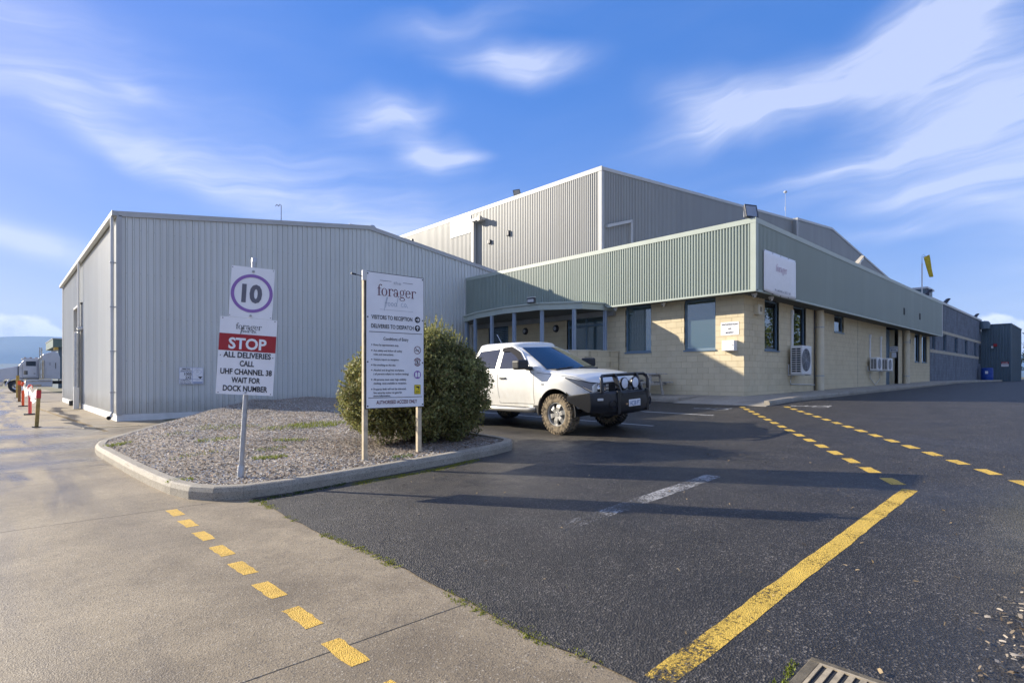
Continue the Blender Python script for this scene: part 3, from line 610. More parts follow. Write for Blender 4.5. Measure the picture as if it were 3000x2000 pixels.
mbox(13.7, 13.8, 21.3, 21.4, 7.5, 7.62).build('bird_spike_box', MT['black'], SH)

# ---------------------------------------------------------------- tall hall behind
HL = thing('cold_store_hall', 'tall cream grey corrugated hall rising behind the green office parapet', 'hall', (26.4, 20.5, 0), world=True)
cladding('X', 26.4, 20.62, 62, .5, 13.70, .165, .042, SPAN).build('lit_cladding', MT['hall'], HL, fix=False)
z1 = lambda x: 13.74 + .0886 * (x - 26.4)
cladding('Y', 20.5, 26.52, 55.6, .5, z1, .165, .045, SPAN).build('gable_cladding', MT['hall'], HL, fix=False)
z2 = lambda x: 16.30 + .087 * (x - 55.65) if x < 65.3 else 17.14 - .113 * (x - 65.3)
cladding('Y', 20.0, 55.75, 65.3, .5, z2, .12, .026, SPAN).build('gable_cladding', MT['hall'], HL, fix=False)
cladding('Y', 20.0, 65.3, 110, .5, z2, .12, .026, SPAN).build('gable_cladding', MT['hall'], HL, fix=False)
cladding('X', 55.65, 20.1, 20.5, 10, 16.3, .10, .026, SPAN).build('step_cladding', MT['hall'], HL, fix=False)
mbox(26.34, 26.46, 20.44, 62, 13.68, 13.95).build('parapet_cap', MT['hall_trim'], HL)
MB().box(26.36, 26.43, 20.46, 20.72, .5, 13.68).box(26.43, 26.56, 20.46, 20.53, .5, 13.68).build('corner_flashing', MT['hall_trim'], HL)
mb = MB(); sloped('Y', 20.5, 26.47, 55.6, z1(26.4) - .02, z1(55.6) - .02, .20, -.08, .10, mb); mb.build('verge_flashing', MT['hall_trim'], HL)
mb = MB(); sloped('Y', 20.0, 55.58, 65.3, z2(55.65) - .02, z2(65.299) - .02, .22, -.08, .6, mb); mb.build('verge_flashing', MT['hall_trim'], HL)
mb = MB(); sloped('Y', 20.0, 65.302, 110, z2(65.3) - .02, z2(110) - .02, .22, -.08, .6, mb); mb.build('verge_flashing', MT['hall_trim'], HL)
mbox(55.60, 55.76, 19.94, 20.1, 10, 16.3).build('corner_flashing', MT['hall_trim'], HL)
mb = MB(); v = [(26.5, 20.6, 13.6), (55.6, 20.6, 16.2), (65.3, 20.7, 17.1), (110, 20.7, 12.0)]
mb.add([(x, y, z) for x, y, z in v] + [(x, 62, z) for x, y, z in v], [(0, 1, 5, 4), (1, 2, 6, 5), (2, 3, 7, 6)]); mb.build('roof', MT['hall_trim'], HL, fix=False)
mbox(26.5, 110, 61.9, 62, 0, 12).build('rear_wall', MT['hall'], HL)
pn = mbox(26.32, 26.375, 32.79, 35.37, 12.35, 13.66).build('white_wall_panel', MT['whitepanel'], HL)
mb = MB(); mb.box(26.05, 26.33, 32.16, 32.40, 4, 13.2); cn = mb.build('service_duct', MT['hall_trim'], HL)
mbox(25.8, 26.36, 31.1, 32.15, 12.9, 13.08).build('light_arm', MT['hall_trim'], HL)
mbox(25.72, 25.95, 31.05, 31.3, 12.78, 13.12).build('arm_lamp', MT['lamp'], HL)
mbox(26.20, 26.375, 30.45, 30.75, 11.1, 11.36).build('junction_box', MT['lampdark'], HL, bevel=.02); mbox(26.20, 26.375, 28.45, 28.72, 11.3, 11.65).build('vent_hood', MT['lampdark'], HL, bevel=.02)
MB().tube([(26.30, 35.6, 5), (26.30, 35.6, 9.6)], .12, 8).build('wall_pipe', MT['hall_trim'], HL)
sloped('Y', 20.5, 26.75, 29.3, 10.33, 11.12, .18, -.20, -.04).build('conduit_rail', MT['hall_trim'], HL)
mbox(29.15, 29.33, 20.30, 20.46, 5.5, 11.12).build('conduit_drop', MT['hall_trim'], HL)
MB().tube([(55.2, 20.9, 16.2), (55.2, 20.9, 18.95)], .014, 6).lathe([(0, .14), (.13, .10), (.17, 0), (.12, -.08), (0, -.1)], 12, 'z', (55.2, 20.9, 19.05)).tube([(55.2, 20.9, 17.3), (55.2, 20.9, 17.65)], .04, 6).build('roof_beacon_mast', MT['grey'], HL)

# ---------------------------------------------------------------- office
OF = thing('office_building', 'cream block office with a deep green corrugated parapet and tinted windows', 'office', (17.39, 7.84, .79), world=True)
AX, AY, Z0, ZS = 17.39, 7.84, .72, 4.02
FX, FY, FT = 16.78, 7.23, 6.19
winX = [(11.25, 12.38, 2.32, ZS), (8.79, 9.94, 2.32, ZS), (18.9, 20.3, 1.1, ZS), (13.35, 15.30, .8, ZS)]
winY = [(18.94, 20.14, 2.32, ZS), (21.44, 22.70, 2.32, ZS), (25.94, 27.19, 3.32, ZS), (40.4, 41.66, 2.32, ZS), (42.3, 43.66, 2.32, ZS), (34.04, 36.55, .72, ZS)]
def courses(a0, a1, z0, rows, ops, bw=.4, ch=.2, g=.009):
    out = []
    for r in range(rows):
        zl, zh = z0 + r * ch + g / 2, z0 + (r + 1) * ch - g / 2
        cut = [(o[0], o[1]) for o in ops if o[2] < zh - .03 and o[3] > zl + .03]
        a = a0 - (bw / 2 if r % 2 else 0)
        while a < a1:
            segs = [(max(a + g / 2, a0), min(a + bw - g / 2, a1))]
            for c0, c1 in cut:
                segs = [s for lo_, hi in segs for s in ((lo_, min(hi, c0)), (max(lo_, c1), hi))]
            out += [(lo_, hi, zl, zh) for lo_, hi in segs if hi - lo_ > .008]; a += bw
    return out
def wall_backing(axis, c, a0, a1, z0, z1, ops, t=.18):
    mb = MB(); cuts = sorted({a0, a1, *[o[0] for o in ops], *[o[1] for o in ops]})
    for p, q in zip(cuts[:-1], cuts[1:]):
        m = (p + q) / 2; o = [o for o in ops if o[0] < m < o[1]]
        if not o: bx(axis, c, p, q, .008, t, z0, z1, mb)
        else:
            if o[0][2] > z0 + .01: bx(axis, c, p, q, .008, t, z0, o[0][2], mb)
            if o[0][3] < z1 - .01: bx(axis, c, p, q, .008, t, o[0][3], z1, mb)
    return mb
wall_backing('X', AX, AY + .008, 21.25, .3, ZS, winX).build('wall_core', MT['mortar'], OF); wall_backing('Y', AY, AX + .2, 44.5, .3, ZS, winY).build('wall_core', MT['mortar'], OF)
blk = [('X', *b) for b in courses(AY, 21.25, Z0, 17, winX)] + [('Y', *b) for b in courses(AX, 44.52, Z0, 17, winY)]
S_, C_ = math.sin(R(43)), math.cos(R(43))
def seen_size(b):
    ax, lo_, hi, zl, zh = b; m = (lo_ + hi) / 2; X, Y = (AX, m) if ax == 'X' else (m, AY); d = S_ * X + C_ * Y; n = abs(X if ax == 'X' else Y) / math.hypot(X, Y)
    hid = 1 if (ax == 'Y' or m < 12.7) else .35
    if ax == 'X' and m > 10.2 and zl < 1.5: hid *= .3
    return (hi - lo_) * n / d / d * hid
blk.sort(key=seen_size, reverse=True)
meshes = {}; rest = MB()
def block_at(axis, c, lo_, hi, zl, zh, parent, name='block', turn=0.0):
    L = round(hi - lo_, 2); h = round(zh - zl, 3); k = (axis, L, h)
    if k not in meshes:
        mb = MB(); d = 1 if axis == 'X' else 0
        mb.box(0, .09, -L / 2, L / 2, 0, h) if axis == 'X' else mb.box(-L / 2, L / 2, 0, .09, 0, h); me = mb.mesh('block'); me.materials.append(MT['block']); meshes[k] = me
    o = bpy.data.objects.new(name, meshes[k]); col.objects.link(o); o.parent = parent
    m = (lo_ + hi) / 2; w = Vector((c, m, zl)) if axis == 'X' else Vector((m, c, zl))
    o.location = w - parent.location + Vector((random.uniform(0, .003), random.uniform(0, .003), 0)); return o
for b in blk[:300]: block_at(b[0], AX if b[0] == 'X' else AY, *b[1:], OF)
for b in blk[300:]: bx(b[0], AX if b[0] == 'X' else AY, b[1], b[2], 0, .09, b[3], b[4], rest)
ro = rest.build('block_courses', MT['block'], OF); ro['kind'] = 'stuff'

def window(parent, axis, c, a0, a1, z0, z1, name='window', pane='glass', reveal=.10, blinds=0, mull=None, sill=True, room=True):
    fr = MB(); w = .055
    bx(axis, c, a0, a0 + w, reveal - .03, reveal + .06, z0, z1, fr); bx(axis, c, a1 - w, a1, reveal - .03, reveal + .06, z0, z1, fr); bx(axis, c, a0 + w, a1 - w, reveal - .03, reveal + .06, z0, z0 + w, fr); bx(axis, c, a0 + w, a1 - w, reveal - .03, reveal + .06, z1 - w, z1, fr)
    o = fr.build(name, MT['blueframe'], parent)
    for m in mull or []: bx(axis, c, m - .03, m + .03, reveal - .02, reveal + .05, z0 + w, z1 - w).build('mullion', MT['blueframe'], o)
    bx(axis, c, a0 + w, a1 - w, reveal + .005, reveal + .013, z0 + w, z1 - w).build('pane', MT[pane], o)
    if sill: bx(axis, c, a0 - .01, a1 + .01, -.035, reveal - .031, z0 - .05, z0 - .004).build('sill', MT['blueframe'], o)
    if room:
        rm = MB(); e = .02
        bx(axis, c, a0 - e, a1 + e, 1.6, 1.65, z0 - e, z1 + .3, rm)
        for q in (a0 - e - .02, a1 + e): bx(axis, c, q, q + .02, reveal + .09, 1.6, z0 - e, z1 + .3, rm)
        bx(axis, c, a0, a1, reveal + .09, 1.6, z0 - e - .02, z0 - e, rm); bx(axis, c, a0, a1, reveal + .09, 1.6, z1 + .28, z1 + .3, rm)
        rm.build('interior', MT['dark'], o)
    for k in range(blinds):
        q = a0 + .1 + k * (a1 - a0 - .15) / max(blinds, 1)
        if k % 2 == 0 or blinds > 7: bx(axis, c, q, q + .115, reveal + .16, reveal + .17, z0 + .12, z1 - .75 + .06 * (k % 3)).build('blind_vane', MT['blind'], o)
    return o
window(OF, 'X', AX, *winX[0], blinds=8)
window(OF, 'X', AX, *winX[1])
for w_ in winY[:5]: window(OF, 'Y', AY, *w_, pane='sideglass')
# louvred window and glazed entrance under the porch
lw = window(OF, 'X', AX, *winX[2], name='louvre_window', sill=False)
for k in range(24): bx('X', AX, 18.98, 20.22, .04, .075, 1.9 + k * .085, 1.93 + k * .085).build('louvre', MT['blueframe'], lw)
en = window(OF, 'X', AX, *winX[3], name='entrance_door', mull=[14.33], sill=False)
bx('X', AX, 13.4, 15.25, .03, .15, 3.42, 3.50).build('transom', MT['blueframe'], en)
for k in range(9): bx('X', AX, 13.50 + k * .085, 13.51 + k * .085, .13, .14, .9, 3.3).build('security_bar', MT['grey'], en)
bx('X', AX, 13.6, 14.1, .085, .09, 3.44, 3.49).build('door_closer', MT['white'], en); bx('X', AX, 13.75, 14.15, .088, .092, 1.95, 2.35).build('door_notice', MT['white_sign'], en); bx('X', AX, 14.7, 15.05, .088, .092, 2.1, 2.5).build('door_notice', MT['signblue'], en)
# recessed side entrance
bx('Y', AY, 36.55, 36.75, .09, .9, .5, ZS).build('reveal_wall', MT['block'], OF); bx('Y', AY, 33.85, 34.04, .09, .9, .5, ZS).build('reveal_wall', MT['block'], OF)
sd = bx('Y', AY, 34.04, 36.55, .42, .48, .85, ZS).build('side_door', MT['blueframe'], OF)
bx('Y', AY, 34.2, 35.2, .40, .418, 1.2, 3.4).build('door_glass', MT['sideglass'], sd); bx('Y', AY, 35.2, 35.3, .36, .418, 1.9, 2.1).build('handle', MT['galv'], sd)
# parapet
cladding('X', FX, FY + .12, 21.24, ZS + .02, FT - .10, .0985, .034, SPAN).build('parapet_cladding', MT['green'], OF, fix=False)
cladding('Y', FY, FX + .12, 44.6, ZS + .02, FT - .10, .0985, .034, SPAN).build('parapet_cladding', MT['green'], OF, fix=False)
mb = MB(); mb.box(FX - .045, FX + .12, FY + .13, 21.24, FT - .13, FT + .02); mb.build('parapet_cap', MT['green_trim'], OF)
mb = MB(); mb.box(FX - .045, 44.68, FY - .045, FY + .128, FT - .13, FT + .02); mb.build('parapet_cap', MT['green_trim'], OF)
mb = MB(); mb.box(FX - .04, FX - .005, FY - .04, FY + .13, ZS, FT - .131); mb.box(FX - .005, FX + .13, FY - .04, FY - .006, ZS, FT - .131); mb.build('corner_flashing', MT['green_trim'], OF)
mb = MB(); mb.box(FX - .04, FX + .02, FY + .13, 12.75, ZS - .03, ZS + .03); mb.box(FX + .02, 44.66, FY - .04, FY + .02, ZS - .03, ZS + .03); mb.box(FX - .04, FX + .02, FY - .04, FY + .129, ZS - .03, ZS - .001); mb.build('drip_flashing', MT['green_trim'], OF)
mbox(44.60, 44.68, FY - .04, FY + .3, ZS, FT - .131).build('end_flashing', MT['whitepanel'], OF)
for k in range(9):
    q = k / 9; mbox(FX + .02, AX + .05, FY + .03 + k * .0, 21.2, ZS + .01, ZS + .03).build('soffit', MT['soffit'], OF) if k == 0 else None
mbox(AX + .05, 44.6, FY + .03, AY + .05, ZS + .01, ZS + .03).build('soffit', MT['soffit'], OF)
sl = MB()
for k in range(130):
    x = FX + .05 + k * .21
    if x < 44.4: sl.box(x, x + .03, FY + .05, AY - .004 if x > AX else 8.2, ZS - .012, ZS + .008)
so = sl.build('soffit_batten', MT['soffit'], OF); so['kind'] = 'stuff'
mbox(FX + .05, 44.5, FY + .05, 19.5, 5.7, 5.75).build('roof', MT['hall_trim'], OF)
mb = mbox(FX + .06, FX + .1, FY + .1, 21.2, ZS + .04, FT - .14); mb.box(FX + .1, 44.58, FY + .06, FY + .1, ZS + .04, FT - .14); mb.box(44.4, 44.45, AY + .1, 19.5, .5, 5.7); mb.build('parapet_frame', MT['dark'], OF)
# downpipes on the shaded wall
for a in (23.74, 37.62):
    d = MB().tube([(a, AY - .16, ZS), (a, AY - .16, hz(a) + PZ)], .145, 18).build('downpipe', MT['pipe'], OF, smooth=40)
    for z in (1.45, 3.35): MB().lathe([(.150, -.02), (.156, -.015), (.156, .015), (.150, .02)], 18, 'z', (a, AY - .16, z)).box(a - .17, a - .13, AY - .17, AY, z - .02, z + .02).build('pipe_strap', MT['galv'], d)
    MB().tube([(a - .22, AY - .03, ZS), (a - .22, AY - .03, hz(a) + PZ)], .018, 6).build('conduit', MT['darkmetal'], OF)
bx('Y', AY, 29.18, 29.2, -.003, .02, .8, ZS).build('control_joint', MT['darkmetal'], OF)
for xx in (34.6, 38.2): bx('Y', FY, xx, xx + .22, -.05, -.028, 4.65, 5.0).build('fascia_vent', MT['dark'], OF)
bx('Y', AY, 38.9, 39.05, -.06, 0, 3.35, 3.6).build('wall_hook', MT['darkmetal'], OF)
# porch: curved canopy on posts
CAN = [(16.95, 21.22), (15.72, 20.1), (15.12, 18.4), (14.80, 16.4), (14.98, 14.55), (15.85, 13.2), (17.36, 12.72)]
ZC = 4.17
def seg_piece(p, q, z0, z1, t, name, mat, parent, mid=None):
    p, q = Vector(p), Vector(q); n = Vector((-(q - p).y, (q - p).x)).normalized()
    if n.x < 0: n = -n
    v = []
    for c in (p, q):
        for k in (0, t): v += [(*(c + n * k), z0), (*(c + n * k), z1)]
    return MB().add(v, [(0, 1, 3, 2), (4, 6, 7, 5), (0, 4, 5, 1), (2, 3, 7, 6), (1, 5, 7, 3), (0, 2, 6, 4)]).build(name, mat, parent)
for p, q in zip(CAN[:-1], CAN[1:]):
    f = seg_piece(p, q, ZC - .25, ZC - .03, .06, 'canopy_fascia', MT['green_trim'], OF); m = (Vector(p) + Vector(q)) / 2; d = (Vector(q) - Vector(p)).normalized(); o_ = Vector((-d.y, d.x)); o_ = o_ if o_.x < 0 else -o_
    seg_piece(Vector(p) + o_ * .05, Vector(q) + o_ * .05, ZC - .03, ZC + .03, .12, 'canopy_gutter', MT['green_trim'], OF)
mb = MB(); n = len(CAN); mb.add([(x + .02, y, ZC - .20) for x, y in CAN] + [(17.38, 21.2, ZC - .20)], [tuple(range(n + 1))]); mb.build('canopy_ceiling', MT['soffit'], OF)
mb = MB(); mb.add([(x + .03, y, ZC - .01) for x, y in CAN] + [(16.8, 21.2, ZC - .01)], [tuple(range(n + 1))]); mb.build('canopy_roof', MT['green'], OF)
mbox(17.2, 17.36, 12.8, 21.2, 3.75, 3.95).build('ceiling_beam', MT['room'], OF)
for x, y in [(16.30, 20.55), (15.80, 20.0), (15.3, 18.75), (15.0, 17.3), (14.95, 15.9), (15.12, 14.55), (15.75, 13.5), (16.9, 12.95)]:
    pt = MB().box(x - .05, x + .05, y + .012, y + .06, .6, ZC - .21).build('porch_post', MT['porchpost'], OF); mbox(x - .05, x + .05, y - .06, y - .012, .6, ZC - .21).build('post_channel', MT['porchpost'], pt)
for y in (17.75, 15.9): 
    l_ = MB().lathe([(0, -.10), (.11, -.09), (.15, -.05), (.16, 0)], 18, 'x', (AX, y, 3.45)).build('bulkhead_light', MT['darkmetal'], OF, smooth=40); mb = MB().lathe([(0, -.105), (.085, -.098)], 14, 'x', (AX, y, 3.45)).build('lens', MT['grey'], l_)
MB().lathe([(.20, 0), (.22, -.3), (.16, -.3), (.14, 0)], 16, 'x', (16.5, 16.35, 2.45)).build('wall_vent', MT['pipe'], OF, smooth=40)
# low curved block wall that closes the porch
PW = thing('porch_wall', 'low curved cream block wall around the porch behind the bonnet', 'wall', (15.6, 14, .6), world=True)
arc = [(14.72, 19.4), (14.62, 17.9), (14.60, 16.6), (14.72, 15.4), (14.95, 14.4), (15.35, 13.55), (16.0, 12.98), (16.9, 12.72), (17.34, 12.66)]
pl = []
for p, q in zip(arc[:-1], arc[1:]):
    L = math.dist(p, q); k = max(1, round(L / .12)); pl += [Vector(p).lerp(Vector(q), i / k) for i in range(k)]
pl.append(Vector(arc[-1])); cum = [0]
for p, q in zip(pl[:-1], pl[1:]): cum.append(cum[-1] + (q - p).length)
def along(s):
    s = max(0, min(cum[-1], s)); i = max(k for k in range(len(cum)) if cum[k] <= s + 1e-9); i = min(i, len(pl) - 2); return pl[i].lerp(pl[i + 1], (s - cum[i]) / max(1e-6, cum[i + 1] - cum[i]))
for r in range(9):
    s = -(.2 if r % 2 else 0)
    while s < cum[-1]:
        a, b = along(s + .006), along(min(s + .394, cum[-1])); s += .4
        if (b - a).length < .05: continue
        seg_piece(a, b, .56 + r * .2 + .006, .56 + r * .2 + .194, .09, 'block', MT['block'], PW)
mb = MB()
for i in range(len(pl) - 1):
    a, b = pl[i], pl[i + 1]; n_ = Vector((-(b - a).y, (b - a).x)).normalized(); n_ = n_ if n_.x > 0 else -n_
    v = []
    for c in (a, b):
        for k in (.01, .15): v += [(*(c + n_ * k), .45), (*(c + n_ * k), 2.358)]
    mb.add(v, [(0, 1, 3, 2), (4, 6, 7, 5), (0, 4, 5, 1), (2, 3, 7, 6), (1, 5, 7, 3), (0, 2, 6, 4)])
mb.build('wall_core', MT['mortar'], PW)
for i in range(len(arc) - 1): 
    a, b = Vector(arc[i]), Vector(arc[i + 1]); o_ = Vector((-(b - a).y, (b - a).x)).normalized(); o_ = o_ if o_.x < 0 else -o_
    seg_piece(a + o_ * .02, b + o_ * .02, 2.36, 2.40, .21, 'coping', MT['pipe'], PW)

# ---------------------------------------------------------------- painted block wing and metal box beyond
BW = thing('painted_block_building', 'blue grey painted block building with cream stripes at the far end of the offices', 'building', (44.6, AY, 1.1), world=True)
winB = [(45.3, 46.3, 3.25, 4.42), (48.9, 50.1, 3.25, 4.42), (53.2, 54.4, 3.25, 4.42), (57.7, 58.9, 3.25, 4.42), (62.4, 63.6, 3.25, 4.42)]
wall_backing('Y', AY - .014, 44.56, 66.2, .5, 6.52, winB).build('wall', MT['blueblock'], BW)
for w_ in winB: window(BW, 'Y', AY, *w_, pane='sideglass', sill=False)
for z in (3.02, 4.45): bx('Y', AY, 44.6 if z < 4 else 44.7, 66.15, -.015, .003, z, z + .2).build('painted_band', MT['band'], BW)
mbox(44.72, 66.3, AY - .06, AY + .2, 6.50, 6.66).build('parapet_cap', MT['hall_trim'], BW)
mbox(44.6, 66.2, AY + .3, 19.5, 6.2, 6.3).build('roof', MT['hall_trim'], BW); mbox(66.1, 66.2, AY + .3, 19.5, .5, 6.3).build('rear_wall', MT['blueblock'], BW)
lv = bx('Y', AY, 64.9, 65.9, -.03, 0, 2.6, 4.35).build('louvre_panel', MT['teal'], BW)
for k in range(14): bx('Y', AY, 64.95, 65.85, -.06, -.031, 2.66 + k * .12, 2.72 + k * .12).build('louvre', MT['darkmetal'], lv)
TB = thing('metal_plant_enclosure', 'dark teal corrugated metal box jutting from the end of the blue building', 'enclosure', (66.2, 5.8, 1.05), world=True)
cladding('X', 66.2, 5.85, AY - .02, 1.0, 6.1, .19, .03, TRIM).build('front_cladding', MT['teal'], TB, fix=False); cladding('Y', 5.8, 66.25, 75, 1.0, 6.1, .19, .03, TRIM).build('side_cladding', MT['teal'], TB, fix=False)
mbox(66.15, 75.1, 5.74, AY, 6.08, 6.2).build('roof', MT['teal'], TB); mbox(66.15, 66.26, 5.75, 5.86, 1, 6.08).build('corner_flashing', MT['teal'], TB); mbox(74.9, 75, 5.9, 12, 1, 6.1).build('rear_wall', MT['teal'], TB)
MB().lathe([(0, .25), (.3, .2), (.42, .05), (.42, -.5)], 14, 'z', (65.7, AY - .3, 6.25)).build('roof_cowl', MT['teal'], TB, smooth=40)
mb = mbox(65.95, 66.15, 6.7, 6.95, 4.15, 4.4); mb.build('alarm_box', MT['red'], TB); mbox(65.95, 66.15, 6.96, 7.1, 4.0, 4.2).build('alarm_horn', MT['white'], TB)
# plant on the office roof
RU = thing('roof_plant', 'low grey rooftop plant housing beside the windsock pole', 'rooftop unit', (45, 8.4, 6.3), world=True)
mbox(44.1, 46, 7.95, 8.95, 6.45, 7.12).build('housing', MT['teal'], RU); mbox(44.0, 46.1, 7.85, 9.05, 7.12, 7.24).build('lid', MT['galv'], RU)
for y in (8.0, 8.8): mbox(44.2, 44.3, y, y + .1, 6.3, 6.45).build('leg', MT['galv'], RU)
# ================================================================== LETTERING
def text_mesh(s, bold=0.0, space=1.0):
    cu = bpy.data.curves.new('lettering', 'FONT'); cu.body = s; cu.size = 1; cu.offset = bold; cu.space_character = space; cu.resolution_u = 3; cu.fill_mode = 'FRONT'
    ob = bpy.data.objects.new('lettering', cu); col.objects.link(ob); dg = bpy.context.evaluated_depsgraph_get(); me = bpy.data.meshes.new_from_object(ob.evaluated_get(dg)); bpy.data.objects.remove(ob); bpy.data.curves.remove(cu)
    return me
CAPH = None
def text(s, x, z, h, mat, parent, d=-.004, w=None, bold=0.0, align='c', name='lettering', shear=0.0):
    """flat print on a plate: x right, z up (baseline), the plate faces -y; h = cap height; w = width it is set to"""
    global CAPH
    if CAPH is None:
        m_ = text_mesh('H'); CAPH = max(v.co.y for v in m_.vertices) - min(v.co.y for v in m_.vertices)
    me = text_mesh(s, bold); me.materials.clear()
    co = np.zeros(len(me.vertices) * 3); me.vertices.foreach_get('co', co); co = co.reshape(-1, 3); k = h / CAPH
    x0, x1 = co[:, 0].min(), co[:, 0].max(); kx = k if w is None else w / max(1e-6, x1 - x0)
    off = {'c': (x0 + x1) / 2, 'l': x0, 'r': x1}[align]
    out = np.column_stack([x + (co[:, 0] - off) * kx + shear * co[:, 1] * k, np.full(len(co), d), z + co[:, 1] * k]); me.vertices.foreach_set('co', out.ravel()); me.update()
    return link_mesh(name, me, MT[mat], parent)
class Pen:                                                            # flat strokes of varying width for drawn letters and pictograms
    def __init__(s): s.mb = MB(); s.k = 0
    def z(s): s.k += 1; return -.004 - .00012 * (s.k % 9)
    def stroke(s, pts, w, closed=False):
        pts = [Vector(p) for p in pts]; ws = w if isinstance(w, (list, tuple)) else [w] * len(pts); n = len(pts); L = []; y = s.z()
        for i in range(n):
            a = pts[(i - 1) % n] if closed else pts[max(i - 1, 0)]; b = pts[(i + 1) % n] if closed else pts[min(i + 1, n - 1)]; t = (b - a).normalized(); q = Vector((-t.y, t.x)) * ws[i] / 2; L.append((pts[i] + q, pts[i] - q))
        v = [(p.x, y, p.y) for pr in L for p in pr]; m = n if closed else n - 1
        s.mb.add(v, [(2 * i, 2 * i + 1, 2 * ((i + 1) % n) + 1, 2 * ((i + 1) % n)) for i in range(m)]); return s
    def arc(s, cx, cy, rx, ry, a0, a1, w, n=14): return s.stroke([(cx + rx * math.cos(R(a0 + (a1 - a0) * i / n)), cy + ry * math.sin(R(a0 + (a1 - a0) * i / n))) for i in range(n + 1)], w)
    def ring(s, cx, cy, rx, ry, wx, wy, a0=0, a1=360, n=24):         # thick sides, thin top and bottom
        v = []; y = s.z()
        for i in range(n + 1):
            a = R(a0 + (a1 - a0) * i / n); v += [(cx + rx * math.cos(a), y, cy + ry * math.sin(a)), (cx + (rx - wx) * math.cos(a), y, cy + (ry - wy) * math.sin(a))]
        s.mb.add(v, [(2 * i, 2 * i + 1, 2 * i + 3, 2 * i + 2) for i in range(n)]); return s
    def disc(s, cx, cy, r, n=14): y = s.z(); s.mb.add([(cx + r * math.cos(2 * math.pi * i / n), y, cy + r * math.sin(2 * math.pi * i / n)) for i in range(n)], [tuple(range(n))]); return s
    def poly(s, pts): y = s.z(); s.mb.add([(p[0], y, p[1]) for p in pts], [tuple(range(len(pts)))]); return s
    def put(s, x, z, k, name, mat, parent, d=0.0): s.mb.v = [(x + p[0] * k, p[1] + d, z + p[2] * k) for p in s.mb.v]; return s.mb.build(name, MT[mat], parent, fix=False)
def forager_word(x, z, w, mat, parent, d=0.0):
    p = Pen(); T, h = .17, .06; o = 0
    p.stroke([(.30, 0), (.30, 1.22)], T); p.arc(.52, 1.22, .22, .26, 180, 60, .085); p.disc(.64, 1.40, .085); p.stroke([(.05, .95), (.62, .95)], h); p.stroke([(.08, .03), (.56, .03)], h); o = .62
    p.ring(o + .46, .5, .43, .52, .17, .05); o += .98
    p.stroke([(o + .24, 0), (o + .24, .98)], T); p.stroke([(o + .04, .03), (o + .48, .03)], h); p.stroke([(o + .04, .95), (o + .24, .95)], h); p.arc(o + .56, .62, .32, .36, 180, 50, .08); p.disc(o + .72, .84, .09); o += .80
    p.ring(o + .36, .27, .32, .29, .15, .05); p.stroke([(o + .64, .12), (o + .64, .68)], T); p.arc(o + .38, .66, .26, .34, 10, 165, .10); p.disc(o + .16, .72, .08); p.arc(o + .80, .12, .10, .12, 180, 330, .06); o += .94
    p.ring(o + .40, .62, .33, .38, .14, .05); p.arc(o + .82, .92, .14, .12, 180, 60, .06); p.disc(o + .88, 1.0, .06); p.stroke([(o + .22, .28), (o + .14, .10), (o + .30, .0), (o + .66, -.03)], [.06, .09, .12, .14]); p.ring(o + .44, -.26, .42, .24, .11, .05); o += .92
    p.ring(o + .42, .5, .40, .52, .16, .06, 8, 325); p.stroke([(o + .12, .56), (o + .80, .56)], h); o += .88
    p.stroke([(o + .24, 0), (o + .24, .98)], T); p.stroke([(o + .04, .03), (o + .48, .03)], h); p.stroke([(o + .04, .95), (o + .24, .95)], h); p.arc(o + .56, .62, .32, .36, 180, 50, .08); p.disc(o + .72, .84, .09); o += .80
    k = w / o; return p.put(x - w / 2, z, k, 'logo_word', mat, parent, d)
def food_co(x, z, w, mat, parent, t=.07, d=0.0):
    p = Pen(); p.stroke([(-.02, -.75), (.05, -.2), (.22, .6), (.42, 1.25), (.50, 1.3), (.48, 1.1), (.30, .3), (.18, -.3)], t); p.stroke([(.05, .38), (.5, .45)], t)
    for o in (.75, 1.25): p.ring(o, .25, .20, .27, t, t)
    p.ring(1.78, .25, .22, .27, t, t); p.stroke([(1.98, .3), (2.12, .9), (2.2, 1.3)], t); p.stroke([(1.98, .35), (2.0, .05), (2.1, 0)], t)
    p.arc(2.95, .28, .22, .28, 60, 310, t); p.ring(3.42, .27, .20, .27, t, t); p.disc(3.78, .02, .06); return p.put(x - w / 2, z, w / 3.8, 'logo_script', mat, parent, d)
def plate(name, w, z0, z1, t, mat, parent, x=0.0, bevel=0.0): return mbox(x - w / 2, x + w / 2, 0, t, z0, z1).build(name, MT[mat], parent, bevel=bevel)
def screw(x, z, parent, r=.008, mat='darkmetal'): return MB().lathe([(0, -.006), (r, -.004), (r, .002)], 10, 'y', (x, 0, z)).build('screw', MT[mat], parent)

# ---------------------------------------------------------------- speed and stop sign on a leaning post
SG = thing('stop_sign', 'leaning galvanised post with a faded 10 sign above a red and white STOP notice', 'sign', (2.24, 7.43, bedz(2.24, 7.43) - .02))
ax_ = Vector((.589, -.263, 0)).normalized(); nrm = Vector((0, 0, 1)).cross(ax_); m3 = Matrix((ax_, nrm, Vector((0, 0, 1)))).transposed().to_4x4()
SG.matrix_world = Matrix.Translation(SG.location) @ m3 @ Matrix.Rotation(R(3.3), 4, 'Y')
B0 = 1.40 - SG.location.z                                              # eye level in the sign's frame
MB().lathe([(.030, -.1), (.030, 2.80)], 20, 'z', (.01, .038, 0)).build('post', MT['galv'], SG, smooth=40); MB().lathe([(.034, 2.74), (.034, 2.80), (.026, 2.81), (0, 2.812)], 20, 'z', (.01, .038, 0)).build('post_cap', MT['galv'], SG, smooth=40)
MB().lathe([(.042, -.1), (.042, .16), (.036, .18)], 16, 'z', (.01, .038, 0)).build('post_sleeve', MT['galv'], SG, smooth=40)
zb, zt = B0 - .222, B0 + .745
